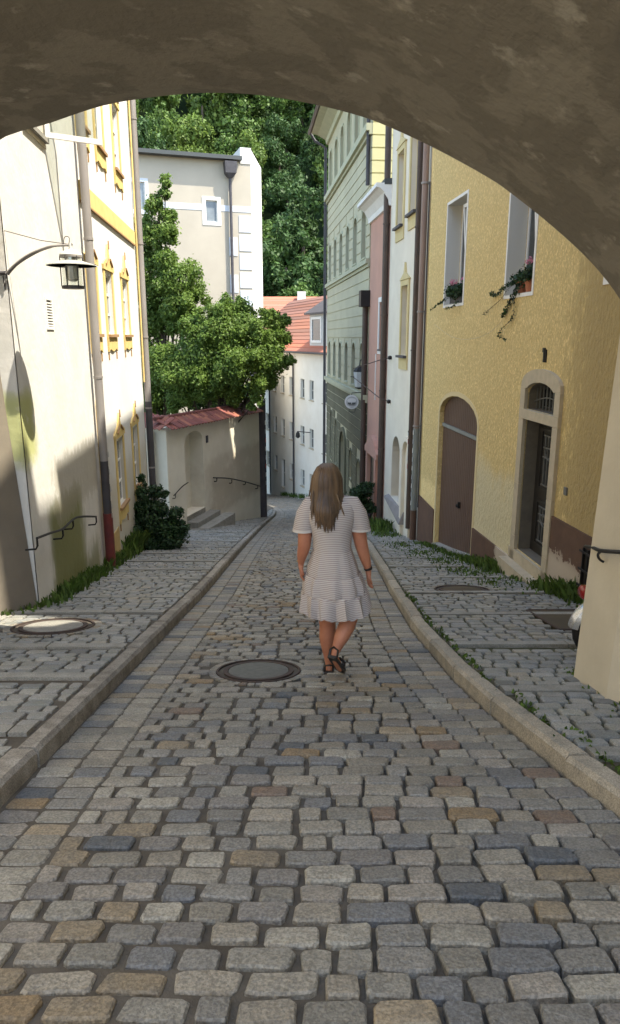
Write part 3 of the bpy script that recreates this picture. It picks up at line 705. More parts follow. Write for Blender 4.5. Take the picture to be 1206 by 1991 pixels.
# street lamp
lc = Vector((-2.44, 7.45, .72))
lampc = at(139, 512, 7.45)
m_lampcap = M('pale_grey_metal', (.5,.5,.47), rough=.5)
m_lampshade = M('frosted_shade', (.8,.8,.76), rough=.3, trans=.6)
lamp = empty('street_lamp', at(8, 535, 7.5), 'grey lantern with a wide flat shade on a curved arm, cream wall', 'street lamp')
LS = .85
c = lampc
def lathe(profile, name, mat, n=28, sm=True):
    m_ = MB(); m_.lathe(c, [(r_ if name == 'shade' else r_*.82, z_) for r_, z_ in profile], n); return m_.obj(name, mat, lamp, smooth=sm)
lathe([(.245,-.022),(.248,-.016),(.12,.022),(.09,.028),(.09,.023),(.24,-.022)], 'shade', m_lampshade)
lathe([(.125,.07),(.135,.08),(.12,.10),(.05,.13),(.02,.135),(.015,.19)], 'cap', m_lampcap)
lathe([(.128,.055),(.132,.06),(.132,.075),(.126,.08)], 'upper_ring', m_zinc)
lathe([(.128,-.24),(.134,-.24),(.134,-.215),(.12,-.21),(.02,-.212)], 'base_ring', m_zinc_d)
lathe([(.115,-.21),(.115,.06)], 'glass', gm)
lathe([(.04,-.17),(.075,-.15),(.08,-.02),(.05,.05)], 'reflector', m_lampshade)
for k in range(6):
    a_ = k*math.pi/3+.3; MB().tube([c+Vector((.107*math.cos(a_),.107*math.sin(a_),-.22)), c+Vector((.107*math.cos(a_),.107*math.sin(a_),.07))], .006, 5).obj('cage_bar', m_zinc_d, lamp)
arm = [at(x_,y_,7.48) for x_, y_ in ((12,532),(28,515),(52,497),(78,485),(102,478),(140,476))]
MB().tube(dens(arm, 4), .012, 8).obj('curved_arm', m_zinc, lamp, smooth=True)
arm2 = [at(x_,y_,7.5) for x_, y_ in ((16,534),(32,516),(55,500),(80,487),(104,479))]
MB().tube(dens(arm2, 4), .008, 6).obj('brace', m_zinc, lamp, smooth=True)
MB().tube([at(2,446,7.55), at(80,467,7.5), at(140,475,7.48)], .006, 6).obj('stay_rod', m_zinc, lamp)
MB().tube([at(140,474,7.48), c+Vector((0,0,.15))], .01, 6).obj('hanger', m_zinc_d, lamp)
MB().tube([at(-2,446,7.58)+Vector((-.2,0,0)), at(6,446,7.55)], .02, 8).obj('stay_anchor', m_zinc_d, lamp)
MB().tube([at(12,530,7.5), at(2,533,7.5)+Vector((-.25,0,0))], .02, 8).obj('wall_bracket', m_zinc_d, lamp)
MB().tube([at(6,535,7.5), at(10,562,7.5), at(13,530,7.48)], .006, 6).obj('bracket_loop', m_zinc_d, lamp)
MB().tube(dens([at(124,478,7.48), at(125,462,7.48), at(131,459,7.48), at(135,463,7.48), at(134,476,7.48)], 3), .004, 5).obj('cable', m_zinc_d, lamp)

# ------------------------------------------------------------ garden wall with arched gateway
ux, uy = (2.03, 7.0)
WG = Wall(-3.97, 19.5, .29, 1, 1)                           # d along y from the corner, 0..7
def gtop(d): return -2.5 - .03*d
gw = empty('garden_wall', (-3, 23, G(23)), 'pale plastered garden wall with arched gate and red tile coping, left', 'garden wall')
gate_h = arched(1.05, 2.27, G(21)+.55, -3.05, .33)
facade(WG, [(0, G(19.5)-.3), (7.1, G(26.6)-.3), (7.1, gtop(7.1)), (0, gtop(0))], [gate_h], .45).obj('street_face', m_garden, gw)
WG2 = Wall(-3.97, 19.5, -.45, 1, 1)                        # short return wall running back from the corner
WG2 = Wall(-3.97, 19.5, -1.5, 2.6, 1)
mb = MB(); q = [Vector((-3.97,19.5,0)), Vector((-6.3,21.2,0))]
mb.add([Vector((-3.97,19.5,G(19.5)-.3)), Vector((-6.3,21.4,G(21.4)-.3)), Vector((-6.3,21.4,-2.35)), Vector((-3.97,19.5,gtop(0)))], [(0,1,2,3)]); mb.obj('return_face', m_garden, gw)
mb = MB(); WG.prism(mb, grow(None, .06, 'a', (1.05, 2.27, G(21)+.55, -3.05, .33)), -.52, -.449); mb.obj('gate_leaf', m_garden, gw)
mb = MB(); WG.box(mb, 2.5, 2.62, -3.2, -2.98, .0, .03); mb.obj('letter_plate', m_zinc_d, gw)
# coping tiles in two courses, each tile its own piece
def coping(p0, p1, n_out, z0, z1, count):
    for c_ in range(2):
        for i in range(count):
            t0, t1 = i/count, (i+.94)/count
            a_ = p0.lerp(p1, t0); b_ = p0.lerp(p1, t1); za = z0+(z1-z0)*t0; zb = z0+(z1-z0)*t1
            o0 = .22-.26*c_; o1 = -.08-.26*c_; h0 = .015+.13*c_; h1 = .165+.13*c_+.0
            j = rs.uniform(-.006,.008)
            m_ = MB(); mid = .03
            rr = []
            for (pp, zz_) in ((a_, za), (a_.lerp(b_, .5), (za+zb)/2+mid), (b_, zb)):
                rr.append([pp+n_out*o0+Vector((0,0,zz_+h0+j)), pp+n_out*o1+Vector((0,0,zz_+h1+j)), pp+n_out*o1+Vector((0,0,zz_+h1+.02+j)), pp+n_out*o0+Vector((0,0,zz_+h0+.022+j))])
            m_.loft(rr); m_.obj('coping_tile', m_tile, gw)
pa, pb = Vector((-3.97,19.5,0)), WG.P(7.1, 0)
coping(pa, pb, WG.n, gtop(0), gtop(7.1), 34)
n2 = Vector((-1.9,-2.33,0)).normalized()
coping(pa, Vector((-6.3,21.4,0)), n2, gtop(0), -2.35, 14)
m_ = MB(); m_.tube([pa-WG.n*.32+Vector((0,0,gtop(0)+.31)), pb-WG.n*.32+Vector((0,0,gtop(7.1)+.31))], .06, 8); m_.obj('ridge_tiles', m_tile, gw)
mb = MB(); WG.box(mb, 0, 7.1, G(26)-1, -2.55, -.62, -.55); mb.obj('garden_face', m_garden, gw)
gs = []
for k, (d0_, d1_, oo, h) in enumerate(((1.0, 2.35, .0, .48), (.95, 2.55, .38, .32), (.9, 2.8, .76, .16))):
    pass
steps = empty('gate_steps', WG.P(1.7, G(21)+KH, .4), 'three grey stone steps in front of the arched garden gate', 'steps')
for k in range(3):
    mb = MB(); WG.box(mb, 1.02+.0*k, 2.3+.55*(2-k)*.6, G(21.5)-.3, G(21)+KH+.43-.15*(2-k)-.0, -.44 if k == 2 else .36*(2-k)-.36+.001, .36*(2-k)); 
    mb.obj('step', m_bar, steps)
P = WG.P
rail('handrail', [P(.1,-4.35,.1), P(.6,-4.2,.1), P(1.0,-4.15,.1)], .015, m_iron, 'short iron handrail left of the garden gate', [P(.2,-4.33,.1)], nrm=WG.n)
rail('handrail', [P(2.75,-4.35,.1), P(4,-4.62,.1), P(5.5,-5.05,.1), P(6.9,-5.5,.1)], .02, m_iron, 'long iron handrail on the garden wall right of the gate', [P(3,-4.4,.1), P(4.2,-4.7,.1), P(5.4,-5.0,.1), P(6.6,-5.4,.1)], nrm=WG.n)
t = pipe('downpipe', [P(7.3,-2.3,.05), P(7.3,G(26.8)+KH,.05)], .14, m_zinc_d, 'dark sticker covered post at the far end of the garden wall')
for k in range(8): MB().add([P(7.2,-3.2-.33*k,.195),P(7.3,-3.2-.33*k,.2),P(7.3,-3.02-.33*k,.2),P(7.2,-3.04-.33*k,.195)], [(0,1,2,3)]).obj('sticker', m_stick[k%3], t)

# ------------------------------------------------------------ right side: yellow house
WRt = Wall(4.05, 0, -.09, 1, -1)
P = WRt.P
hw = [(13.65, 14.9), (10.4, 11.45), (7.1, 8.3)]
gar = ('a', (12.42, 14.88, -4.6, -1.52, .40)); gar = (12.42, 14.88, -4.6, -1.52, .42)
dr = (9.28, 10.28, G(9.8)+KH+.3, -1.14); fan = (9.28, 10.28, -1.0, -.78, .18)
holes = [rect(a, b, .62, 2.5) for a, b in hw] + [arched(*gar), rect(*dr), arched(*fan)]
yel = bldg('yellow_house', WRt, 6.3, 16.35, 'yellow roughcast house with brown garage door and plinth, right', 7, m_yellow, 10.4, holes, depth=.36, roof=m_tile)
for i, (a, b) in enumerate(hw):
    w = window(WRt, yel, 'r', (a, b, .62, 2.5), depth=.28, fw=.06, mull=1, trans=0, surround=m_white, sw=.05, sproud=.012)
    mb = MB()
    for q0, q1 in (((a,.62),(a,2.5)), ((b,2.5),(b,.62)), ((a,2.5),(b,2.5)), ((b,.62),(a,.62))):
        mb.add([WRt.P(*q0,.001), WRt.P(*q1,.001), WRt.P(*q1,-.27), WRt.P(*q0,-.27)], [(0,1,2,3)])
    for v in mb.v: pass
    # reveal lining stands 3 mm inside the opening
    mb2 = MB(); g_ = .004
    inset_ring(mb2, WRt, rect(a, b, .62, 2.5), rect(a+g_, b-g_, .62+g_, 2.5-g_), -.27, .0125); mb2.obj('reveal_lining', m_reveal, w)
    # tilted sash
    mb3 = MB(); 
    za, zb_ = .70, 2.4; aa, bb = a+.05, a+(b-a)*.5-.03
    for (u0, u1, v0, v1) in ((aa, aa+.05, za, zb_), (bb-.05, bb, za, zb_), (aa, bb, za, za+.06), (aa, bb, zb_-.06, zb_)):
        o_ = lambda z: -.26 + .14*(z-za)/(zb_-za)
        mb3.hexa([WRt.P(u0,v0,o_(v0)-.02), WRt.P(u1,v0,o_(v0)-.02), WRt.P(u1,v0,o_(v0)+.02), WRt.P(u0,v0,o_(v0)+.02), WRt.P(u0,v1,o_(v1)-.02), WRt.P(u1,v1,o_(v1)-.02), WRt.P(u1,v1,o_(v1)+.02), WRt.P(u0,v1,o_(v1)+.02)])
    mb3.obj('tilted_sash', m_white, w)
# garage door of narrow vertical boards
gd = MB(); WRt.box(gd, 12.42, 14.88, -4.6, -1.0, -.2, -.10); gd = gd.obj('garage_door', m_brown, yel)
nb = 22
for k in range(nb):
    a = 12.42 + 2.46*k/nb; b = 12.42+2.46*(k+.86)/nb
    mb = MB(); WRt.box(mb, a, b, -4.35, -1.82, -.102, -.085); mb.obj('board', m_brown, gd)
    c_ = (a+b)/2; hh = -1.52+.42*math.sqrt(max(0, 1-((c_-13.65)/1.23)**2))
    mb = MB(); WRt.box(mb, a, b, -1.72, hh-.0, -.102, -.087); mb.obj('board', m_brown, gd)
mb = MB(); WRt.box(mb, 12.42, 14.88, -1.80, -1.735, -.101, -.06); mb.obj('cross_rail', m_greypaint, gd)
mb = MB(); mb.lathe(WRt.P(13.5, -3.2, -.05), [(.03,-.03),(.04,0),(.03,.03)], 8); WRt.box(mb, 13.44, 13.47, -3.24, -3.12, -.09, -.04); mb.obj('handle', m_iron, gd)
mb = MB(); inset_ring(mb, WRt, grow(None, .09, 'a', gar), grow(None, .002, 'a', gar), -.005, .008)
mb.obj('garage_surround', m_yellow if 0 else M('light_yellow_border', (.62,.50,.28), rough=.9), yel)
mb = MB(); mb.hexa([P(12.4,G(12.4)+KH-.1,-.3),P(14.9,G(14.9)+KH-.1,-.3),P(14.9,G(14.9)+KH-.1,.06),P(12.4,G(12.4)+KH-.1,.06),P(12.4,G(12.4)+KH+.04,-.3),P(14.9,G(14.9)+KH+.12,-.3),P(14.9,G(14.9)+KH+.06,.06),P(12.4,G(12.4)+KH+.04,.06)]); mb.obj('garage_threshold', m_bar, yel)
# plinth
for a, b, z0, z1 in ((14.97, 16.33, -3.64, -3.6), (10.44, 12.33, -3.30, -3.33), (6.32, 9.12, -2.27, -2.3)):
    mb = MB(); WRt.prism(mb, [(a, G(a)-.3), (b, G(b)-.3), (b, z1), (a, z0)], 0, .03); mb.obj('plinth', m_plinth, yel)
# stone door case
mb = MB()
for k, (u0, u1) in enumerate(((9.12, 9.28), (10.28, 10.44))):
    cuts = [G(9.8)+KH-.25, -2.9, -2.1, -1.14]
    for i in range(3):
        m_ = MB(); WRt.box(m_, u0, u1, cuts[i]+.003, cuts[i+1]-.003, -.02, .05); m_.obj('door_stone', m_stoneframe, yel)
    m_ = MB(); WRt.box(m_, u0, u1, -.997, -.70, -.02, .05); m_.obj('door_stone', m_stoneframe, yel)
m_ = MB(); WRt.box(m_, 9.12, 10.44, -1.138, -1.0, -.30, .052); m_.obj('lintel', m_stoneframe, yel)
o1 = [(9.12, -.697)] + [(9.78-.66*math.cos(a_), -.66+.24*math.sin(a_)) for a_ in np.linspace(.25, math.pi-.25, 11)] + [(10.44, -.697)]
i1 = [(9.281, -.697)] + [(9.78-.499*math.cos(a_), -.78+.18*math.sin(a_)) for a_ in np.linspace(.45, math.pi-.45, 11)] + [(10.279, -.697)]
m_ = MB()
for i in range(len(o1)-1):
    a_, b_, c_, d_ = o1[i], o1[i+1], i1[i+1], i1[i]
    m_.hexa([WRt.P(*a_,-.02),WRt.P(*b_,-.02),WRt.P(*c_,-.02),WRt.P(*d_,-.02),WRt.P(*a_,.05),WRt.P(*b_,.05),WRt.P(*c_,.05),WRt.P(*d_,.05)])
fix_normals(m_.obj('arch_stone', m_stoneframe, yel))
w = window(WRt, yel, 'a', fan, depth=.2, fw=.04, mull=0, trans=0, frame=m_darkwood, name='fanlight')
m_ = MB()
for k in range(9): x_ = 9.33+.11*k; WRt.box(m_, x_, x_+.014, -1.0, -.66, -.12, -.105)
pts = [WRt.P(9.28+1.0*t_, -.90+.09*math.sin(math.pi*t_), -.1) for t_ in np.linspace(0, 1, 9)]; m_.tube(pts, .009, 5)
m_.obj('grille', m_iron_l, w)
dz = dr[2]
m_ = MB(); WRt.box(m_, 9.28, 10.28, dz, -1.14, -.28, -.20); door = m_.obj('door', m_darkwood, yel)
for (z0, z1) in ((dz+.12, dz+.82), (dz+.95, -1.25)):
    m_ = MB(); inset_ring(m_, WRt, rect(9.42, 10.14, z0, z1), rect(9.47, 10.09, z0+.05, z1-.05), -.198, -.18); m_.obj('door_panel', m_darkwood, door)
    m_ = MB(); H_ = z1-z0
    for x_ in (9.6, 9.70, 9.86, 9.96): WRt.box(m_, x_-.008, x_+.008, z0+.1, z1-.1, -.192, -.172)
    for zz_ in (z0+.1, z0+H_*.55, z1-.3*H_, z1-.1): WRt.box(m_, 9.54, 10.02, zz_-.008, zz_+.008, -.192, -.17)
    for s_ in (-1, 1):
        m_.tube([WRt.P(9.78+s_*.13*math.sin(t_), z0+H_*.62+.09*math.cos(t_), -.17) for t_ in np.linspace(0, math.pi, 7)], .008, 5)
    m_.obj('door_grille', m_iron_l, door)
m_ = MB(); WRt.box(m_, 9.37, 9.40, dz+.85, dz+1.0, -.198, -.14); m_.obj('handle', m_iron_l, door)
for k in range(2):
    m_ = MB(); WRt.box(m_, 9.12-.0, 10.5, G(9.8)-.3, G(9.8)+KH+.295-.17*k, -.20 if k == 0 else .0505, .05+.15*k); m_.obj('door_step', m_stoneframe, yel)
m_dkstone = M('dark_grey_stone', (.17,.15,.12), (.13,.115,.095), scale=5, rough=.9, bump=.2, bscale=40)  # dark grey lining of the door and fanlight reveals
m_ = MB(); inset_ring(m_, WRt, rect(*dr), rect(dr[0]+.004, dr[1]-.004, dr[2]+.004, dr[3]-.004), -.199, -.02); m_.obj('door_reveal', m_dkstone, yel)
m_ = MB(); inset_ring(m_, WRt, arched(*fan), grow(None, -.004, 'a', fan), -.199, -.02); m_.obj('fanlight_reveal', m_dkstone, yel)
# number plate over the door
m_ = MB(); WRt.box(m_, 9.78, 9.82, -.33, -.14, .001, .02); WRt.box(m_, 9.82, 9.85, -.20, -.14, .001, .02); WRt.box(m_, 9.73, 9.745, -.33, -.16, .001, .02); m_.obj('house_number', m_iron, yel)
m_ = MB(); WRt.box(m_, 8.78, 8.86, -1.95, -1.85, .001, .02); m_.obj('bell_plate', m_iron_l, yel)
# cellar grille
m_ = MB(); WRt.box(m_, 7.45, 8.15, -2.95, -2.45, .031, .04); gr_ = m_.obj('cellar_grille', m_iron, yel)
for k in range(6): m_ = MB(); WRt.box(m_, 7.5+.12*k, 7.52+.12*k, -2.97, -2.43, .041, .07); m_.obj('bar', m_iron, gr_)
for z in (-2.9, -2.7, -2.48): m_ = MB(); WRt.box(m_, 7.43, 8.17, z-.012, z+.012, .071, .085); m_.obj('bar', m_iron, gr_)
# pipes at the right
t = pipe('downpipe', [P(16.45,10.3,.1), P(16.45,-2.05,.1)], .07, m_pinkpipe, 'thick rosy brown downpipe at the far end of the yellow house', [(P(16.45,z,.1), .02) for z in (3.2, .55, -2.0)], m_zinc)
MB().tube([P(16.45,-2.05,.1), P(16.45,-4.0,.1)], .075, 12).obj('grey_length', m_greypaint, t, smooth=True)
MB().tube([P(16.45,-4.0,.1), P(16.45,G(16.45)+KH-.05,.1)], .08, 12).obj('dark_foot', m_brown, t, smooth=True)
MB().tube([P(16.3,3.2,.04), P(16.3,-3.9,.04)], .018, 6).obj('cable', m_zinc_d, t)
for k in range(9): MB().add([P(16.40,-2.2-.21*k,.176),P(16.47,-2.2-.21*k,.178),P(16.46,-2.09-.21*k,.178),P(16.4,-2.1-.21*k,.176)], [(0,1,2,3)]).obj('sticker', m_stick[k%2], t)
t = pipe('downpipe', [P(17.0,10.8,.1), P(17.0,-4.6,.1)], .06, m_brownpipe, 'slim dark brown downpipe beside the rosy pipe', [(P(17.0,z,.1), .012) for z in (5,2.4,-.3,-2.2)])
for k in range(5): MB().add([P(16.97,-2.3-.2*k,.165),P(17.02,-2.3-.2*k,.165),P(17.02,-2.17-.2*k,.165),P(16.97,-2.19-.2*k,.165)], [(0,1,2,3)]).obj('sticker', m_stick[(k+1)%3], t)
t = pipe('downpipe', [P(20.72,10.9,.1), P(20.72,G(20.7)+KH,.1)], .085, m_brownpipe, 'dark brown downpipe between the whitewashed and pink houses', [(P(20.72,z,.1), .012) for z in (5.5,3,.6,-1.5,-3.2)])
t = pipe('downpipe', [P(23.85,.95,.12), P(23.85,G(23.8)+KH,.12)], .09, m_brownpipe, 'dark downpipe with a square hopper between the pink and green houses')
mb = MB(); WRt.box(mb, 23.62, 24.08, .95, 1.45, -.02, .3); mb.obj('hopper', m_iron, t)
t = pipe('downpipe', [P(23.95,9.0,.1), P(23.95,4.6,.1)], .06, m_zinc_d, 'thin dark upper pipe on the near corner of the green house')

# white house with pale yellow window frames
holes = [rect(19.0, 19.7, 2.75, 4.5), rect(17.55, 18.25, 2.85, 4.6), rect(18.15, 18.85, -.45, 1.25), arched(18.6, 19.6, -4.35, -3.1, .5)]
whr = bldg('whitewashed_house', WRt, 16.37, 20.6, 'narrow whitewashed right house with pale yellow window frames', 7, m_white2, 11.0, holes, depth=.25, rise=.12)
for a, b, z0, z1 in ((19.0, 19.7, 2.75, 4.5), (17.55, 18.25, 2.85, 4.6), (18.15, 18.85, -.45, 1.25)):
    w = window(WRt, whr, 'r', (a, b, z0, z1), depth=.12, surround=m_paleyellow, sw=.13, sproud=.035, fw=.06, frame=m_paleyellow, glass=m_glass_l)
    mb = MB(); WRt.prism(mb, [(a-.2, z1+.14), (b+.2, z1+.14), ((a+b)/2+.1, z1+.3), ((a+b)/2, z1+.55), ((a+b)/2-.1, z1+.3)], .0, .05); mb.obj('pediment', m_paleyellow, w)
    mb = MB(); WRt.box(mb, a-.1, b+.1, z0-.06, z0-.0, .0, .12); mb.obj('sill', m_zinc_d, w)
    mb = MB(); WRt.box(mb, a-.13, b+.13, z0-.35, z0-.131, 0, .03); mb.obj('apron', m_paleyellow, w)
w = window(WRt, whr, 'a', (18.6, 19.6, -4.35, -3.1, .5), depth=.22, glass=m_glass, surround=None, fw=.06, frame=m_zinc)
mb = MB(); mb.hexa([P(17.9,-4.75,.0),P(19.9,-4.45,.0),P(19.9,-4.45,.14),P(17.9,-4.75,.14),P(17.9,-4.42,.0),P(19.9,-4.36,.0),P(19.9,-4.4,.12),P(17.9,-4.68,.12)]); mb.obj('sloping_ledge', m_blue if 0 else m_zinc, whr)
mb = MB(); inset_ring(mb, WRt, arched(17.05, 18.1, G(17.5), -2.9, .5), arched(17.2, 17.95, G(17.5), -2.9, .38), 0, .09); mb.obj('arched_band', m_white2, whr)

# pink house
holes = [rect(21.2, 21.9, -.35, 1.0)]
pink = bldg('pink_house', WRt, 20.6, 23.75, 'low salmon pink right house with a white coved cornice', 7, m_pink, 4.0, holes, depth=.15, roof=m_roofd, gable=m_pink, overhang=.2, rise=.06)
window(WRt, pink, 'r', (21.2, 21.9, -.35, 1.0), depth=.1, surround=m_white, sw=.14, sproud=.03, sill=m_zinc_d)
mb = MB(); prof_ = [(0,3.45),(.06,3.46),(.08,3.6),(.2,3.8),(.34,3.9),(.42,3.92),(.42,4.02),(0,4.02)]
mb.loft([[WRt.P(d, z, o) for o, z in prof_] for d in (20.58, 23.9)]); fix_normals(mb.obj('coved_cornice', m_white, pink))
mb = MB(); inset_ring(mb, WRt, arched(21.4, 23.1, G(22), -3.55, .55), arched(21.62, 22.88, G(22), -3.5, .42), 0, .14); mb.obj('door_surround', m_pink, pink)
mb = MB(); WRt.prism(mb, arched(21.63, 22.87, G(22), -3.5, .42), -.002, .02); mb.obj('door', m_darkwood, pink)
mb = MB(); WRt.prism(mb, [(21.2,-3.62),(23.3,-3.62),(23.3,-3.45),(22.7,-3.2),(22.3,-3.05),(21.8,-3.2),(21.2,-3.45)], .0, .15); mb.obj('door_pediment', m_pink, pink)
mb = MB(); WRt.box(mb, 22.3, 22.36, -1.9, -.5, .001, .03); mb.obj('pale_conduit', m_white, pink)
t = empty('wire_stay', P(20.3,-.9,.05), 'two rusty stay rods with knobs crossing in front of the pink house', 'stay rods')
for z0, z1, d1_ in ((-.55, -1.0, 23.5), (-1.75, -1.25, 23.5)):
    MB().tube([P(20.0,z0,.03), P(20.35,(z0*.85+z1*.15),.25), P(d1_, z1, .55)], .014, 5).obj('rod', m_rust, t)
    MB().lathe(P(20.0,z0-.06,.05), [(.0,0),(.05,.02),(.06,.06),(.05,.1),(0,.12)], 8).obj('knob', m_iron, t)
# hanging lantern and round sign on the green house
t = empty('wall_lantern', P(24.4,-1.6,.1), 'small glass wall lantern on an iron bracket above the round sign', 'lantern')
lc2 = at(699, 735, 24.3)
MB().lathe(lc2+Vector((0,0,-.3)), [(.12,0),(.15,.02),(.2,.5),(.17,.52)], 6).obj('lantern_glass', m_lampglass, t)
MB().lathe(lc2+Vector((0,0,.225)), [(.2,0),(.21,.02),(.1,.14),(.03,.2)], 6).obj('lantern_cap', m_iron, t)
MB().lathe(lc2+Vector((0,0,-.36)), [(.04,0),(.13,.03),(.14,.06)], 6).obj('lantern_base', m_iron, t)
MB().tube([lc2+Vector((0,0,.42)), lc2+Vector((.02,0,.6)), P(24.3,lc2.z+.62,.0)], .02, 6).obj('bracket', m_iron, t)
MB().tube([lc2+Vector((-.3,0,.05)), lc2+Vector((.25,0,.05))], .015, 6).obj('cross_bar', m_iron, t)
sc = at(684, 781, 24.2)
t = empty('hanging_sign', sc, 'round white hanging sign with a dark emblem on the green house', 'sign')
def disc(r, y0, y1, cx=0, cz=0, n=28, sx=1, sz=1): 
    return MB().loft([[sc+Vector((cx+sx*r*math.cos(2*math.pi*k/n), yy, cz+sz*r*math.sin(2*math.pi*k/n))) for k in range(n)] for yy in (y0, y1)])
disc(.235, -.03, .03).obj('board', m_signw, t); fixr = disc(.185, -.036, -.0305, sz=1); fixr.obj('printed_field', m_signl, t)
disc(.15, -.041, -.0365, cz=.05, sx=1, sz=.55).obj('printed_crest', m_signw, t)
mb = MB(); mb.box(tuple(sc+Vector((-.13,-.043,-.075))), tuple(sc+Vector((-.02,-.0415,-.015)))); mb.box(tuple(sc+Vector((.01,-.043,-.075))), tuple(sc+Vector((.13,-.0415,-.015)))); mb.box(tuple(sc+Vector((-.09,-.043,-.11))), tuple(sc+Vector((.1,-.0415,-.085)))); mb.obj('printed_emblem', m_signg, t)
mb = MB(); mb.box(tuple(sc+Vector((-.12,-.043,-.15))), tuple(sc+Vector((.12,-.0415,-.125)))); mb.obj('printed_band', m_signw, t)
MB().tube([sc+Vector((0,0,.23)), sc+Vector((0,0,.3)), P(24.25, sc.z+.32, 0)], .015, 6).obj('sign_bracket', m_iron, t)
MB().tube([sc+Vector((-.05,0,-.24)), sc+Vector((-.1,0,-.33)), sc+Vector((.1,0,-.35)), sc+Vector((.14,0,-.22))], .012, 5).obj('scroll', m_iron, t)

# green house
gcol = [24.6, 26.5, 28.4, 30.3, 32.2, 34.1]
holes = []
gw_ = []
for c_ in gcol:
    for z0, zs in ((6.5, 7.7), (2.55, 3.75), (-1.7, -.55)): gw_.append((c_-.0, c_+.85, z0, zs, .35))
big = (28.7, 30.3, G(29.5), -4.6, .8)
small = [(25.0,25.8,-5.4,-4.7,.35), (27.0,27.7,-5.4,-4.6,.35), (31.6,32.2,-5.6,-3.9,.3), (33.4,34.0,-5.6,-3.7,.3)]
holes = [arched(*g) for g in gw_] + [arched(*big)] + [arched(*s_) for s_ in small]
grn = bldg('green_house', WRt, 23.78, 35.6, 'tall sage green right house with arched windows and banded courses', 8, m_green, 9.0, holes, depth=.3, gable=m_pyel, roof=m_roofd)
for g in gw_: window(WRt, grn, 'a', g, depth=.16, glass=m_glass, frame=m_shutter, fw=.06, mull=1, trans=1, surround=m_greenc, sw=.09, sproud=.03, sill=m_greenc)
for s_ in small: window(WRt, grn, 'a', s_, depth=.2, glass=m_glass, frame=m_shutter, fw=.05, surround=m_green_shd, sw=.08, sproud=.03)
mb = MB(); WRt.prism(mb, arched(*big), -.3, -.25); bd = mb.obj('arched_door', m_darkwood, grn)
mb = MB(); inset_ring(mb, WRt, grow(None, .18, 'a', big), grow(None, .002, 'a', big), 0, .08); mb.obj('door_surround', m_green_shd, grn)
for z, h, o_ in ((-2.02, .16, .16), (2.28, .14, .14), (6.12, .2, .2)):
    mb = MB(); WRt.box(mb, 23.76, 35.62, z, z+h, 0, o_); WRt.box(mb, 23.76, 35.62, z-.1, z, 0, o_*.5); mb.obj('string_course', m_greenc, grn)
prof_ = [(0,8.55),(.1,8.57),(.14,8.75),(.5,8.95),(.72,9.0),(.78,9.02),(.78,9.2),(0,9.2)]
mb = MB(); mb.loft([[WRt.P(d, z, o) for o, z in prof_] for d in (23.76, 35.62)]); fix_normals(mb.obj('eaves_cornice', m_greenc, grn))
mb = MB(); mb.tube([WRt.P(23.7,9.15,.85), WRt.P(35.9,9.1,.85)], .09, 8); mb.obj('gutter', m_brownpipe, grn)
mb = MB(); mb.tube([WRt.P(35.75,9.1,.85), WRt.P(35.8,8.75,.6), WRt.P(35.72,8.45,.12), WRt.P(35.72,G(35.7),.12)], .07, 8); mb.obj('downpipe', m_zinc_d, grn, smooth=True)
def courses(zs, gaps):
    for z0, z1 in zs:
        spans = [(23.8, 35.58)]
        for g in gaps:
            ns = []
            for a, b in spans:
                if g[2] < z1 and g[3] > z0 and g[0] < b and g[1] > a:
                    if g[0]-a > .05: ns.append((a, g[0]))
                    if b-g[1] > .05: ns.append((g[1], b))
                else: ns.append((a, b))
            spans = ns
        for a, b in spans:
            mb = MB(); WRt.box(mb, a, b, z0+.02, z1-.02, -.001, .025); mb.obj('rusticated_course', m_green if z0 > -2 else m_green_shd, grn)
gaps = [(a-.1, b+.1, z0-.1, zs+rise+.12) for a, b, z0, zs, rise in gw_+small] + [(big[0]-.2, big[1]+.2, big[2]-1, big[3]+big[4]+.2)]
def levels(a, b, h): n = round((b-a)/h); return [(a+(b-a)*i/n, a+(b-a)*(i+1)/n) for i in range(n)]
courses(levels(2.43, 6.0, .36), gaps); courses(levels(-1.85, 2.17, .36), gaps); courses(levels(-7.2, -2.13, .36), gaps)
mb = MB(); 
for z0, z1 in levels(4.2, 8.5, .36):
    q0 = WRt.P(23.78, 0, .0); q1 = WRt.P(23.78, 0, -4)
    mb.hexa([q0+Vector((0,-.03,z0+.02)), q1+Vector((0,-.03,z0+.02)), q1+Vector((0,0,z0+.02)), q0+Vector((0,0,z0+.02)), q0+Vector((0,-.03,z1-.02)), q1+Vector((0,-.03,z1-.02)), q1+Vector((0,0,z1-.02)), q0+Vector((0,0,z1-.02))])
mb.obj('gable_courses', m_pyel, grn)
mb = MB(); q0 = WRt.P(23.7,0,.3); q1 = WRt.P(23.7,0,-4.2)
mb.hexa([q0+Vector((0,-.2,8.3)),q1+Vector((0,-.2,8.3)),q1+Vector((0,.05,8.3)),q0+Vector((0,.05,8.3)),q0+Vector((0,-.35,8.6)),q1+Vector((0,-.35,8.6)),q1+Vector((0,.05,8.6)),q0+Vector((0,.05,8.6))]); mb.obj('gable_cornice', m_greenc, grn)

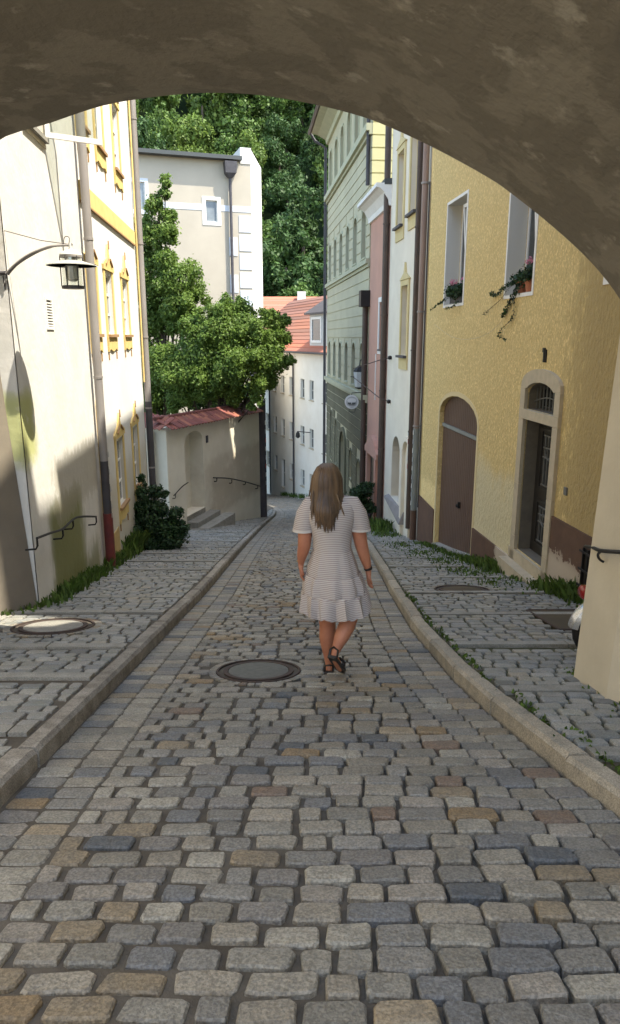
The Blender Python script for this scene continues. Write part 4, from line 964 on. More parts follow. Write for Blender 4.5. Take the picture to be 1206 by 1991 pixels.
# ------------------------------------------------------------ far white house
WF = Wall(1.2, 44, -.326, .945, -1)
WF = Wall(1.2, 44, -.326, .945, -1)
ws_ = [.8, 3.35, 5.25, 7.8, 9.9, 11.95, 14.2, 16.3]
holes = []
WW = []
for i, s_ in enumerate(ws_):
    for z0, z1 in ((-4.05, -2.75), (-7.25, -5.95), (-10.2, -9.0)):
        if s_ == 9.9 and z0 < -9: z0 = -11.2
        WW.append((s_-.42, s_+.42, z0, z1))
far = empty('white_tenement', (-1, 48, G(48)), 'white three storey house facing up the street at the bend', 'house')
facade(WF, [(-6, G(40)-1), (22, G(60)-1.5), (22, -1.0), (-6, -.85)], [rect(*w) for w in WW], .2).obj('wall', m_wall2 if 0 else M('white_render', (.82,.78,.69), (.76,.71,.61), scale=.8, rough=.9), far)
for w in WW: window(WF, far, 'r', w, depth=.14, glass=m_glass, fw=.06, mull=1, trans=1, sill=m_stoneframe, frame=m_reveal)
shell(WF, -6, 22, -15, -1, 9, m_wall2, far)
nrow = 16
P = WF.P
for k in range(nrow):
    o0 = .35 - k*.30; z0 = -.98 + k*.30*.85
    o1 = o0 - .34; z1 = z0 + .34*.85
    mb = MB(); mb.hexa([P(-6.2,z0,o0),P(22.2,z0-.1,o0),P(22.2,z1-.1,o1),P(-6.2,z1,o1),P(-6.2,z0+.12,o0),P(22.2,z0+.02,o0),P(22.2,z1-.02,o1),P(-6.2,z1+.08,o1)])
    mb.obj('tile_row', m_tile_o if k < 3 else m_tile_b, far)
mb = MB(); mb.tube([P(-6.2,-.95,.42), P(22,-1.05,.42)], .07, 6); mb.obj('gutter', m_zinc_d, far)
# dormer
dm = MB(); mb = dm; mb.loft([[P(d, z, o) for o, z in ((-.1,-.6),(-.1,1.45),(-2.6,1.45))] for d in (.5, 4.0)]); dm = mb.obj('dormer', m_palewhite, far)
mb = MB(); inset_ring(mb, WF, rect(1.7, 3.6, -.35, 1.25), rect(1.85, 3.45, -.2, 1.1), -.1, -.04); mb.obj('window_frame', m_white, dm)
mb = MB(); WF.prism(mb, rect(1.85, 3.45, -.2, 1.1), -.1, -.085); mb.obj('pane', m_glass, dm)
mb = MB(); mb.loft([[P(d, z, o) for o, z in ((.2,1.4),(.2,1.5),(-1.2,2.4),(-3.4,2.4),(-3.4,2.2),(-1.2,1.45))] for d in (.2, 4.3)]); fix_normals(mb.obj('dormer_roof', m_zinc_d, dm))
mb = MB(); WF.box(mb, 3.9, 4.5, 2.6, 4.1, -4.6, -3.9); mb.obj('chimney', m_palewhite, far)
t = pipe('downpipe', [WF.P(7.05,-1.0,.4), WF.P(7.05,-1.5,.1), WF.P(7.05,G(50.5),.1)], .06, m_zinc_d, 'thin dark downpipe on the white tenement, left of the middle windows')
t = pipe('downpipe', [WF.P(13.2,-1.0,.4), WF.P(13.2,-1.5,.1), WF.P(13.2,G(56),.1)], .06, m_zinc_d, 'thin dark downpipe near the far end of the white tenement')
t = empty('wall_bracket_lamp', WF.P(1.2,-6.3,.1), 'small dark bracket lamp on the white tenement beside the green house', 'lamp')
MB().tube([WF.P(3.6,-6.2,.0), WF.P(3.7,-6.1,.9)], .03, 6).obj('arm', m_iron, t); MB().lathe(WF.P(3.7,-6.55,.85), [(.05,0),(.16,.1),(.12,.35),(.03,.45)], 8).obj('lantern', m_iron, t)

# orange roofed house behind
ob = empty('orange_roof_house', (-3, 70, G(70)), 'house with bright orange tiled roof behind the white tenement', 'house')
MB().box((-9, 66, -15), (.5, 76, .9)).obj('wall', m_palewhite, ob)
for k in range(12):
    y0 = 65.4+k*.48; z0 = .8+k*.24
    MB().hexa([(-9.3,y0,z0),(.8,y0,z0),(.8,y0+.55,z0+.26),(-9.3,y0+.55,z0+.26),(-9.3,y0,z0+.08),(.8,y0,z0+.08),(.8,y0+.55,z0+.34),(-9.3,y0+.55,z0+.34)]).obj('tile_row', m_tile_o, ob)
MB().box((-1.2,70,2.2),(-.4,70.8,4.2)).obj('chimney', m_palewhite, ob)

# ------------------------------------------------------------ beige block
dirx = Vector((1, .33, 0)); Q = Vector((-3.69, 47.9, 0))
WB = Wall(Q.x, Q.y, -1, -.33, -1)                           # d runs to the left from the near right corner
if WB.n.y > 0: WB.n = -WB.n
bg_ = empty('beige_block', (-9, 50, G(50)), 'tall beige house with flat dark roof edge, hopper and pale quoins beyond the trees', 'house')
wb = [(2.05, 2.75, 6.95, 8.2), (6.2, 7.9, 7.4, 9.0)]
facade(WB, [(.0, -15), (16, -15), (16, 10.55), (.0, 10.55)], [rect(*w) for w in wb], .15).obj('wall', m_greyw, bg_)
for w in wb: window(WB, bg_, 'r', w, depth=.1, glass=m_glass_l, surround=m_blue if w[0] > 5 else m_white, sw=.2, sproud=.03, mull=0 if w[0] < 4 else 1, trans=0)
mb = MB(); WB.box(mb, 2.97, 5.55, 7.6, 7.95, 0, .02); mb.obj('pale_band', m_blue, bg_)
mb = MB(); WB.box(mb, .0, 1.83, 7.6, 7.95, 0, .02); mb.obj('pale_band', m_blue, bg_)
for k in range(9):
    mb = MB(); WB.box(mb, .03, .78, 7.4-k*1.12, 6.36-k*1.12+.06, 0, .03); mb.obj('quoin', m_blue, bg_)
for k in range(4):
    mb = MB(); WB.box(mb, .9, 1.4, 6.1-2.24*k, 5.0-2.24*k, 0, .031); mb.obj('quoin', m_blue, bg_)
mb = MB(); mb.hexa([WB.P(-.0,-15,-9), WB.P(-.0,-15,0)+Vector((.0,.01,0)), Q+Vector((.32,5.2,-15)), Q+Vector((.0,9,-15)), WB.P(0,11.3,-9), WB.P(0,11.3,0)+Vector((0,.01,0)), Q+Vector((.32,5.2,11.3)), Q+Vector((0,9,11.3))]); fix_normals(mb.obj('side_wall', m_palewhite, bg_))
mb = MB(); WB.box(mb, -.03, .62, 10.4, 11.32, -3, .04); mb.obj('parapet', m_palewhite, bg_)
mb = MB(); WB.box(mb, .62, 16.3, 10.5, 10.72, -8, .55); mb.obj('roof_edge', m_roofd, bg_)
t = pipe('downpipe', [WB.P(1.28,9.6,.2), WB.P(1.28,-12,.2)], .09, m_zinc_d, 'long dark downpipe with a large hopper on the beige block')
mb = MB(); mb.loft([[WB.P(1.28+s_*w_, z_, .2+o_*w_) for s_, o_ in ((-1,-1),(1,-1),(1,1),(-1,1))] for z_, w_ in ((9.5,.12),(9.75,.32),(10.4,.36))]); fix_normals(mb.obj('hopper', m_zinc_d, t))

# ------------------------------------------------------------ foliage
def leaf_arrays(clumps, n, size, seed, droop=.3, flat=1.0, sub=0):
    g = np.random.default_rng(seed)
    if sub:
        sc_ = []
        for c in clumps:
            for _ in range(sub):
                d = g.normal(size=3); d /= np.linalg.norm(d); q = c[3]*g.uniform(.45, 1.12); sc_.append((c[0]+d[0]*q, c[1]+d[1]*q, c[2]+d[2]*q, c[3]*g.uniform(.16, .42)))
        clumps = sc_ + [(c[0], c[1], c[2], c[3]*(.8 if sub > 6 else .75)) for c in clumps]
    cl = np.array([c[:4] for c in clumps], float); w = cl[:, 3]**2; idx = g.choice(len(cl), n, p=w/w.sum())
    d = g.normal(size=(n, 3)); d /= np.linalg.norm(d, axis=1)[:, None]
    r = (g.random(n)**.35*np.where(g.random(n) < .3, g.uniform(1, 1.55, n), 1))[:, None]
    ctr = cl[idx, :3] + d*r*cl[idx, 3][:, None]*np.array([1, 1, flat])
    nrm = d + g.normal(size=(n, 3))*.7 + np.array([0, 0, .35]); nrm /= np.linalg.norm(nrm, axis=1)[:, None]
    a = np.cross(nrm, g.normal(size=(n, 3))); a /= np.linalg.norm(a, axis=1)[:, None]; b = np.cross(nrm, a)
    s = size*(.6+.8*g.random(n))[:, None]
    fold = nrm*s*.18
    V = np.stack([ctr-a*s, ctr-b*s*.55-fold, ctr+a*s, ctr+b*s*.55-fold], 1).reshape(-1, 3)
    return V
def leaf_mesh(name, V, mat, org=(0,0,0)):
    n = len(V)//4; me = bpy.data.meshes.new(name); V = V - np.array(org)
    me.vertices.add(len(V)); me.vertices.foreach_set('co', V.astype('f').ravel()); me.loops.add(n*4); me.loops.foreach_set('vertex_index', np.arange(n*4, dtype='i'))
    me.polygons.add(n); me.polygons.foreach_set('loop_start', np.arange(0, n*4, 4, dtype='i'))
    me.update(calc_edges=True); me.materials.append(mat); return me
def tree_at(name, base, clumps, n, size, seed, mat, label, cat='tree', trunk_r=.16, limbs=True, group=None, tmat=None):
    t = empty(name, base, label, cat, group); base = Vector(base)
    V = leaf_arrays(clumps, n, size, seed, sub=14); me = leaf_mesh('crown', V, mat, base); link_mesh('crown', me, None, t, base)
    top = max(c[2] for c in clumps); cx = sum(c[0] for c in clumps)/len(clumps); cy = sum(c[1] for c in clumps)/len(clumps)
    mb = MB(); f0 = Vector((base.x*.6+cx*.4, base.y*.6+cy*.4, base.z+(top-base.z)*.45))
    mb.tube([base-Vector((0,0,.2)), base.lerp(f0, .5)+Vector((.04,0,0)), f0, Vector((cx, cy, top-.3))], [trunk_r, trunk_r*.8, trunk_r*.6, trunk_r*.15], 8)
    if limbs:
        for c in clumps:
            e = Vector(c[:3]); s0 = base.lerp(f0, .55+.4*rs.random()); m_ = s0.lerp(e, .5)+Vector((0,0,-.15*(e-s0).length*.3))
            mb.tube([s0, m_, e], [trunk_r*.35, trunk_r*.2, trunk_r*.06], 5)
    mb.obj('trunk', tmat or m_bark, t, smooth=True); return t
def pxcl(lst, y):
    out = []
    for px, py, rp, dy in lst:
        c = at(px, py, y+dy); Z = c.y*CP - c.z*SP; out.append((c.x, c.y, c.z, rp*Z/1380))
    return out
# slim tree behind the wall near the white house
cl = pxcl([(300,400,22,0),(322,352,13,0),(290,445,32,.3),(325,455,26,-.3),(280,500,34,.4),(318,505,30,-.2),(290,560,40,.3),(345,545,45,-.5),(378,560,30,.2),(300,620,44,.4),(350,610,45,0),(280,680,36,.5),(310,720,45,.2),(345,590,36,-.6),(290,770,36,0),(320,375,14,.1),(330,425,20,.2)], 27)
tree_at('locust_tree', (-5.6, 27.5, G(27)+.6), cl, 60000, .055, 11, m_leaf[0], 'tall slim leafy tree rising behind the garden wall beside the white house', trunk_r=.17)
cl = pxcl([(400,690,55,0),(440,650,45,-.3),(360,720,50,.2),(480,640,38,-.2),(500,690,42,-.4),(455,710,50,-.6),(410,745,42,-.2),(345,770,30,.2),(520,665,32,-.2),(540,650,22,0),(548,625,15,.1),(530,710,30,-.5),(505,740,26,-.6),(500,770,18,-.7),(470,600,24,.3),(520,620,20,0),(440,610,30,.2),(560,700,14,-.2),(390,640,40,.3),(455,760,25,-.4),(315,700,40,.6),(555,660,12,.0),(490,790,10,-.7)], 25)
tree_at('maple_tree', (-3.9, 25.5, G(25.5)+.6), cl, 110000, .05, 12, m_leaf[0], 'spreading leafy tree hanging over the red tiled garden wall', trunk_r=.2)
cl = pxcl([(330,740,50,1),(400,770,50,1),(290,770,40,1),(460,770,35,1.5),(370,700,50,2)], 27)
tree_at('garden_shrub_tree', (-5.0, 28.3, G(28)+.6), cl, 20000, .08, 13, m_leaf[1], 'dark dense shrub tree in shade behind the garden wall', trunk_r=.12)

def bush(name, px, label, y, n, size, seed, mat, cat='bush', group=None):
    cl = pxcl(px, y); b = Vector((sum(c[0] for c in cl)/len(cl), y, G(y)+KH))
    t = empty(name, b, label, cat, group); me = leaf_mesh('foliage', leaf_arrays(cl, n, size, seed, sub=8), mat, b); link_mesh('foliage', me, None, t, b)
    mb = MB()
    for c in cl: mb.tube([b+Vector((rs.uniform(-.1,.1),rs.uniform(-.1,.1),-.05)), b.lerp(Vector(c[:3]), .5)+Vector((.03,0,0)), Vector(c[:3])], [.02,.013,.004], 5)
    mb.obj('stems', m_bark, t); return t
bush('leafy_bush', [(300,1015,36,0),(330,1030,30,-.1),(282,985,24,.1),(275,955,16,.2),(275,930,10,.2),(350,1040,18,-.2),(310,985,20,0),(285,1040,26,-.2),(262,1045,18,-.3),(320,960,9,0),(340,1000,18,-.1),(270,1010,24,.1),(355,1025,14,-.1),(300,955,16,.1),(325,1055,24,-.3),(290,1060,20,-.4),(268,960,12,.2)], 'dark leafy bush at the foot of the white ochre trimmed house, left pavement', 14.4, 22000, .03, 21, m_bushleaf)
bush('potted_bush', [(697,962,22,0),(712,950,16,0),(690,985,20,0),(715,985,16,0),(702,1000,14,0)], 'dark evergreen bush against the pink house behind the woman', 21.3, 7000, .045, 22, m_bushleaf)
t = empty('planter_tub', at(703,1000,21.3), 'dark tub under the evergreen bush by the pink house', 'planter'); t.location.z = G(21.3)+KH; WL[t].z = t.location.z
MB().lathe((t.location.x, t.location.y, t.location.z), [(.22,0),(.27,.1),(.32,.42),(.29,.44)], 14).obj('tub', m_zinc_d, t, smooth=True)

# weeds: uncountable ground growth
def weeds(name, spots, seed, label, mat=m_weed):
    g = random.Random(seed); V = []
    for (x, y, rx, ry, n, h) in spots:
        for _ in range(n):
            px = x+g.gauss(0, rx); py = y+g.gauss(0, ry); z = G(py)+KH-.01; a = g.uniform(0, 6.28); hh = h*g.uniform(.4, 1.2); l = g.uniform(.1, .6)*hh; w = g.uniform(.006, .018)*(1+h*2)
            dx, dy = math.cos(a), math.sin(a); b0 = (px-dy*w, py+dx*w, z); b1 = (px+dy*w, py-dx*w, z); m0 = (px+dx*l*.6+dy*w*1.1, py+dy*l*.6-dx*w*1.1, z+hh*.7); t0 = (px+dx*l*1.3, py+dy*l*1.3, z+hh)
            V += [b0, b1, m0, t0]
    me = leaf_mesh(name, np.array(V), mat, (spots[0][0], spots[0][1], G(spots[0][1])))
    return link_mesh(name, me, None, None, (spots[0][0], spots[0][1], G(spots[0][1])), label, 'weeds', kind='stuff')
wx = lambda y: wl(y)+.03
weeds('weeds_left', [(wx(y_)+.05, y_, .07, .22, n_, h_) for y_, n_, h_ in ((7.9,160,.10),(8.5,160,.16),(9.2,220,.14),(9.9,260,.16),(10.6,150,.10),(11.3,170,.2),(12.3,160,.16),(13.2,300,.35),(13.8,300,.4),(14.5,300,.3))] + [(-3.45,7.15,.2,.08,170,.06),(-3.3,7.3,.15,.08,150,.07)], 5, 'weeds growing along the foot of the left house walls')
rx_ = lambda y: wr(y)-.08
weeds('weeds_right', [(rx_(y_)-.05, y_, .10, .2, n_, h_) for y_, n_, h_ in ((7.3,160,.12),(7.9,300,.12),(8.35,260,.2),(8.9,160,.10),(9.6,120,.08),(10.6,300,.15),(11.1,320,.16),(11.7,260,.12),(12.3,150,.08),(13.1,150,.07),(13.8,140,.07),(14.6,160,.08),(15.3,150,.07))] +
      [(2.5,10.5,.2,.3,240,.05),(2.35,12.0,.2,.4,240,.05),(2.2,13.4,.2,.4,240,.05),(2.6,9.4,.2,.3,160,.04),(2.0,15,.2,.4,160,.06),(2.05,19.8,.15,.5,500,.3),(1.95,18,.2,.6,200,.1),(1.9,22.3,.12,.6,300,.25)] +
      [(kr(y_)+KW+.03, y_, .02, .25, 60, .03) for y_ in (3.2,4,5,6,7,8)] + [(2.05,4.1,.1,.25,120,.04),(2.0,4.8,.05,.1,40,.03)], 6, 'weeds and grass along the foot of the right house walls')
weeds('weeds_far', [(1.2-.326*s_-.15, 44+.945*s_-.2, .15, .4, 120, .3) for s_ in (1,3,5,7,9)], 8, 'weeds at the foot of the far white tenement')

# hillside forest
hv = []; hf = []; ny, nx = 14, 12
def HZ(x, y): return -14.5 + max(0, (y-82))*.92 + 2.5*math.sin(x*.07+y*.05)
for j in range(ny):
    for i in range(nx):
        y_ = 78+j*11.5; x_ = -130+i*22; hv.append(Vector((x_, y_, HZ(x_, y_) if j else -16)))
for j in range(ny-1):
    for i in range(nx-1): k = j*nx+i; hf.append((k, k+1, k+nx+1, k+nx))
MB().add(hv, hf).obj('hill', m_hill, kind='structure', smooth=True, label='steep wooded hillside rising behind the houses')
g = random.Random(17); CR = []
m_hl = [M('forest_leaf', (.10,.17,.04), (.07,.13,.03), scale=.8, rough=.55, rand=.35, trans=.35, coords='obj'), M('forest_leaf_dark', (.055,.11,.03), (.04,.08,.024), scale=.8, rough=.6, rand=.35, trans=.3, coords='obj'),
        M('forest_leaf_light', (.14,.205,.045), (.10,.165,.035), scale=.8, rough=.55, rand=.35, trans=.4, coords='obj')]
for k in range(6):
    cl = []
    for _ in range(20):
        a = g.uniform(0, 6.28); z = g.uniform(-1, 1); rr = 2.3*math.sqrt(max(0, 1-(z*.85)**2))*g.uniform(.35, 1)
        cl.append((rr*math.cos(a), rr*math.sin(a), 5+z*3.1, g.uniform(.75, 1.35)))
    V = leaf_arrays(cl, 6000, .17, 40+k, sub=3); me = leaf_mesh('crown', V, m_hl[(0, 1, 2, 0, 2, 1)[k]]); CR.append(me)
mb = MB(); mb.tube([(0,0,-1),(0,.05,2.5),(.1,0,5.5)], [.28,.2,.08], 6); TR = mb.mesh('trunk', Vector((0,0,0))); TR.materials.append(m_bark)
labels = ['mid green broadleaf tree on the wooded hillside', 'dark green broadleaf tree on the wooded hillside', 'light yellow green broadleaf tree on the wooded hillside', 'mid green broadleaf tree on the wooded hillside', 'light yellow green broadleaf tree on the wooded hillside', 'dark green broadleaf tree on the wooded hillside']
cnt = 0
for j in range(19):
    y_ = 88 + j*5.6
    X0, X1 = -.30*y_, .10*y_
    x_ = X0 + g.uniform(0, 3)
    while x_ < X1:
        yy = y_+g.uniform(-1.5, 1.5); k = g.randrange(6); s_ = g.uniform(1.15, 1.9)
        o = bpy.data.objects.new('hillside_tree', None); COL.objects.link(o); o.location = (x_, yy, HZ(x_, yy)-.5); o.scale = (s_*g.uniform(.9,1.1), s_, s_*g.uniform(.9,1.25)); o.rotation_euler = (0, 0, g.uniform(0, 6.28))
        reg(o, labels[k], 'tree', {0: 'mid green trees on the hillside', 1: 'dark trees on the hillside', 2: 'light trees on the hillside'}[(0,1,2,0,2,1)[k]])
        for nm, me in (('crown', CR[k]), ('trunk', TR)):
            c_ = bpy.data.objects.new(nm, me); COL.objects.link(c_); c_.parent = o
        x_ += g.uniform(6, 9); cnt += 1
print('hill trees', cnt)

# ------------------------------------------------------------ window flowers
def flowerpot(c, r, h, label, name='flower_pot', mat=m_terra):
    t = empty(name, c, label, 'flower pot')
    MB().lathe(c, [(r*.7,0),(r*.95,h*.8),(r*1.08,h*.8),(r*1.1,h),(r*.95,h),(r*.9,h*.9)], 14).obj('pot', mat, t, smooth=True); return t
def flowers(t, c, n, r, size, nf, seed, pet=m_petal, leafmat=m_bushleaf, fc=None):
    V = leaf_arrays([(c.x, c.y, c.z, r), (c.x+.06, c.y+.1, c.z-.03, r*.8), (c.x-.05, c.y-.1, c.z, r*.8)], n, size, seed)
    link_mesh('leaves', leaf_mesh('leaves', V, leafmat, c), None, t, c)
    fc = fc or [c+Vector((rs.uniform(-r,r)*.8, rs.uniform(-r,r), r*.9+rs.uniform(0,.08))) for _ in range(nf)]
    V = leaf_arrays([(p.x, p.y, p.z, .038) for p in fc], len(fc)*26, .016, seed+1); link_mesh('blossoms', leaf_mesh('blossoms', V, pet, c), None, t, c)
W0 = WRt
c = W0.P(10.62, .63, -.06); p1 = flowerpot(c, .085, .17, 'terracotta pot of pink geraniums on the right upper window sill, yellow house'); flowers(p1, c+Vector((0,.02,.26)), 420, .12, .028, 5, 51)
c2 = W0.P(10.95, .63, -.06); p2 = flowerpot(c2, .08, .16, 'terracotta pot with a trailing vine on the right window sill, yellow house')
V = leaf_arrays([(c2.x, c2.y, c2.z+.2, .13)], 300, .03, 61)
# trailing stems
def trail(root, start, pts, n, size, seed, name='trailing_stem'):
    P_ = dens([Vector(p) for p in pts], 6); MB().tube(P_, .004, 4).obj(name, m_bark, root)
    cl = [(p.x, p.y, p.z, .035) for p in P_]; link_mesh('leaves', leaf_mesh('leaves', leaf_arrays(cl, n, size, seed), m_bushleaf, P_[0]), None, root, P_[0])
def onR(px, py, o=.04):
    X = (px-603)/1380; Y = (py-995)/1380; r = Vector((X, CP-Y*SP, -SP-Y*CP)); k = (4.05-o)/(r.x+.09*r.y); return r*k
s0 = c2+Vector((0,0,.2))
link_mesh('foliage', leaf_mesh('foliage', V, m_bushleaf, c2), None, p2, c2)
trail(p2, None, [s0, onR(1000,548), onR(985,555), onR(965,572), onR(955,570)], 170, .026, 70)
trail(p2, None, [s0, onR(1005,560), onR(995,580), onR(985,600), onR(978,612)], 170, .026, 71)
trail(p2, None, [s0, onR(1010,560), onR(1000,585), onR(999,610), onR(990,625), onR(975,640), onR(970,652), onR(985,660)], 90, .02, 72)
trail(p2, None, [s0, onR(990,560), onR(975,580), onR(955,598), onR(938,612)], 30, .016, 73)
MB().tube(dens([onR(1002,590), onR(960,640), onR(920,658), onR(880,655), onR(845,630)], 4), .003, 4).obj('dry_stem', m_stoneframe, p2)
wb_ = empty('window_box', W0.P(14.2,.64,-.08), 'leafy window box of pink geraniums in the left upper window, yellow house', 'flower box')
mb = MB(); W0.box(mb, 13.75, 14.6, .64, .78, -.16, -.02); mb.obj('box', m_zinc_d, wb_)
for i, d_ in enumerate((13.9, 14.15, 14.4)):
    c = W0.P(d_, .85, -.02); flowers(wb_, c, 420, .14, .03, 3, 80+i*3)
trail(wb_, None, [W0.P(14.4,.8,0), onR(862,585,.1), onR(850,592,.1), onR(838,602,.15)], 60, .025, 91)
trail(wb_, None, [W0.P(14.0,.8,0), onR(885,592,.1), onR(868,600,.1)], 60, .025, 92)

# right pilaster handrail
def onplane(px, py, y): return at(px, py, y)
rail('handrail', [at(1138,1062,4.95)+Vector((0,0,0)), at(1152,1064,4.72), at(1168,1070,4.45), at(1206,1073,4.1), at(1260,1078,3.7)], .013, m_iron, 'dark iron handrail fixed to the right gateway pilaster', [], nrm=Vector((-1,0,0)))
MB().tube(dens([at(1169,1070,4.45), at(1163,1078,4.45), at(1166,1087,4.45), at(1174,1092,4.45)], 4), .009, 6).obj('hook', m_iron, bpy.data.objects['handrail.003'] if 'handrail.003' in bpy.data.objects else None)

# scooter parked behind the right pilaster
sx, sy = 2.315, 5.25; sz = G(sy)+KH
sct = empty('motor_scooter', (sx+.6, sy, sz), 'scooter rear with red tail light showing behind the right pilaster', 'scooter')
def wheel(cx):
    m_ = MB(); rr = []
    for k in range(20):
        a_ = 2*math.pi*k/20; c_ = Vector((cx+.19*math.cos(a_), sy, sz+.235+.19*math.sin(a_))); e = Vector((math.cos(a_), 0, math.sin(a_)))
        rr.append([c_+e*.045*math.cos(b_)+Vector((0,1,0))*.05*math.sin(b_) for b_ in [2*math.pi*q/8 for q in range(8)]])
    rr.append(rr[0]); m_.loft(rr, cap=False); w_ = m_.obj('wheel', m_rubber, sct, smooth=True)
    MB().tube([(cx, sy-.03, sz+.235), (cx, sy+.03, sz+.235)], .13, 16).obj('rim', m_chrome, w_, smooth=True)
wheel(sx); wheel(sx+1.2)
m_ = MB(); rr = []
for k in range(11):
    a_ = math.pi*(.36+.60*k/10); c_ = Vector((sx+.247*math.cos(a_), sy, sz+.235+.247*math.sin(a_)))
    e = Vector((math.cos(a_), 0, math.sin(a_))); rr.append([c_+Vector((0,-.07,0))-e*.03, c_+Vector((0,-.05,0))+e*.008, c_+e*.02, c_+Vector((0,.05,0))+e*.008, c_+Vector((0,.07,0))-e*.03])
m_.loft(rr, cap=False, close=False); m_.obj('rear_fender', m_chrome, sct, smooth=True)
m_ = MB(); m_.loft([[Vector((x_, sy+w_*math.cos(b_), sz+zc_+h_*math.sin(b_))) for b_ in [2*math.pi*q/12 for q in range(12)]] for x_, w_, zc_, h_ in ((sx-.12,.05,.60,.05),(sx-.02,.14,.60,.14),(sx+.3,.18,.56,.2),(sx+.6,.12,.5,.16),(sx+.75,.08,.35,.08))]); m_.obj('body', m_bluebody, sct, smooth=True)
m_ = MB(); m_.loft([[Vector((x_, sy+.13*math.cos(b_), sz+.76+h_*math.sin(b_))) for b_ in [2*math.pi*q/12 for q in range(12)]] for x_, h_ in ((sx-.05,.02),(sx+.05,.06),(sx+.45,.06),(sx+.6,.03))]); m_.obj('seat', m_rubber, sct, smooth=True)
m_ = MB(); m_.loft([[Vector((x_, sy+w_*math.cos(b_), sz+.555+h_*math.sin(b_))) for b_ in [2*math.pi*q/10 for q in range(10)]] for x_, w_, h_ in ((sx-.20,.05,.035),(sx-.185,.075,.055),(sx-.10,.08,.06))]); m_.obj('tail_light', m_red, sct, smooth=True)
m_ = MB(); m_.tube([(sx+.75,sy,sz+.3),(sx+1.0,sy,sz+.3),(sx+1.2,sy,sz+.25)], .05, 8); m_.tube([(sx+1.2,sy,sz+.25),(sx+1.05,sy,sz+.95)], .035, 8); m_.obj('frame', m_bluebody, sct, smooth=True)
MB().tube([(sx+1.0,sy-.3,sz+1.0),(sx+1.05,sy,sz+.96),(sx+1.0,sy+.3,sz+1.0)], .018, 8).obj('handlebar', m_chrome, sct, smooth=True)
m_ = MB(); m_.loft([[Vector((x_, sy+w_, sz+z_)) for w_, z_ in ((-.18,.3),(.18,.3),(.14,.85),(-.14,.85))] for x_ in (sx+1.1, sx+1.14)]); m_.obj('leg_shield', m_bluebody, sct)

# ------------------------------------------------------------ the woman
def SK(name, chains, root, mat, parent, sub=2, org=Vector((0,0,0))):
    verts = []; edges = []; rad = []; key = {}
    def vid(p, r):
        k = (round(p[0], 4), round(p[1], 4), round(p[2], 4))
        if k not in key: key[k] = len(verts); verts.append(Vector(p)-org); rad.append(r)
        return key[k]
    for ch in chains:
        ids = [vid(p, r) for p, r in ch]; edges += [(ids[i], ids[i+1]) for i in range(len(ids)-1)]
    me = bpy.data.meshes.new(name); me.from_pydata(verts, edges, []); o = bpy.data.objects.new(name, me); COL.objects.link(o)
    md = o.modifiers.new('s', 'SKIN'); md.use_smooth_shade = True; md.branch_smoothing = .6
    sv = me.skin_vertices[0].data
    for i, r in enumerate(rad): sv[i].radius = (r, r) if not isinstance(r, tuple) else r; sv[i].use_root = (i == root)
    o.modifiers.new('u', 'SUBSURF').levels = sub; o.modifiers['u'].render_levels = sub
    dg = bpy.context.evaluated_depsgraph_get(); ev = o.evaluated_get(dg); m2 = bpy.data.meshes.new_from_object(ev)
    bpy.data.objects.remove(o); m2.name = name; m2.materials.clear()
    m2.polygons.foreach_set('use_smooth', [True]*len(m2.polygons))
    return link_mesh(name, m2, mat, parent, org)
WY = 5.18
def w(px, py, dy=0.0): return tuple(at(px, py, WY+dy))
wb0 = Vector((.17, WY, G(WY)))
person = empty('person', wb0, 'woman seen from behind in a striped short dress, walking down the cobbles', 'person')
pel = (w(648,1120), .12)
def hand(wr_, dirn, side, down):
    """five curled fingers from a palm"""
    W_ = Vector(wr_); d = Vector(dirn).normalized(); s_ = Vector(side).normalized(); f_ = d.cross(s_).normalized()
    palm = W_ + d*.045; chains = [[(tuple(W_), .025), (tuple(palm), .034)]]
    for k, (o_, l_) in enumerate(((-.030,.062), (-.010,.072), (.010,.068), (.028,.052))):
        a_ = palm+s_*o_+d*.035; b_ = a_+d*l_*.5+s_*o_*.1; c_ = b_+d*l_*.38+f_*.018; e_ = c_+d*l_*.2+f_*.02
        chains.append([(tuple(palm), .034), (tuple(a_), .0125), (tuple(b_), .0105), (tuple(c_), .0095), (tuple(e_), .0075)])
    a_ = palm-s_*.03-d*.005; b_ = a_-s_*.016+d*.03+f_*.01; c_ = b_+d*.028+s_*.006+f_*.008
    chains.append([(tuple(palm), .034), (tuple(a_), .015), (tuple(b_), .011), (tuple(c_), .009)])
    return chains
lw = w(585,1092,.02); rw = w(717,1108,.0)
chains = [
 [pel, (w(648,1070), .105), (w(646,1020,.0), .125), (w(645,985,0), .12), (w(642,965,.0), .055), (w(640,952,.01), .052), (w(637,940,.02), .085), (w(636,925,.02), .092), (w(636,917,.02), .06)],
 [(w(637,940,.02), .085), (w(636,945,.10), .045), (w(636,942,.125), .012)],
 [(w(645,985,0), .12), (w(600,990,0), .062), (w(595,1010,0), .062), (w(593,1040,-.01), .059), (w(592,1064,-.02), .052), (w(587,1080,.0), .044), (lw, .029)],
 [(w(645,985,0), .12), (w(690,990,0), .062), (w(696,1010,0), .062), (w(699,1040,0), .059), (w(704,1065,-.01), .052), (w(711,1088,-.01), .042), (rw, .029)],
 [pel, (w(632,1145,.02), .095), (w(634,1185,.05), .080), (w(638,1215,.05), .066), (w(636,1238,.03), .072), (w(638,1270,.03), .042), (w(640,1292,.03), .028), (w(640,1301,.0), .030), (w(641,1303,.06), .033), (w(641,1304,.16), .03)],
 [pel, (w(668,1145,-.02), .095), (w(682,1188,-.06), .078), (w(678,1210,-.10), .068), (w(667,1232,-.16), .069), (w(656,1256,-.20), .042), (w(651,1272,-.22), .029), (w(651,1279,-.23), .031), (w(657,1290,-.17), .031), (w(663,1302,-.10), .028)],
]
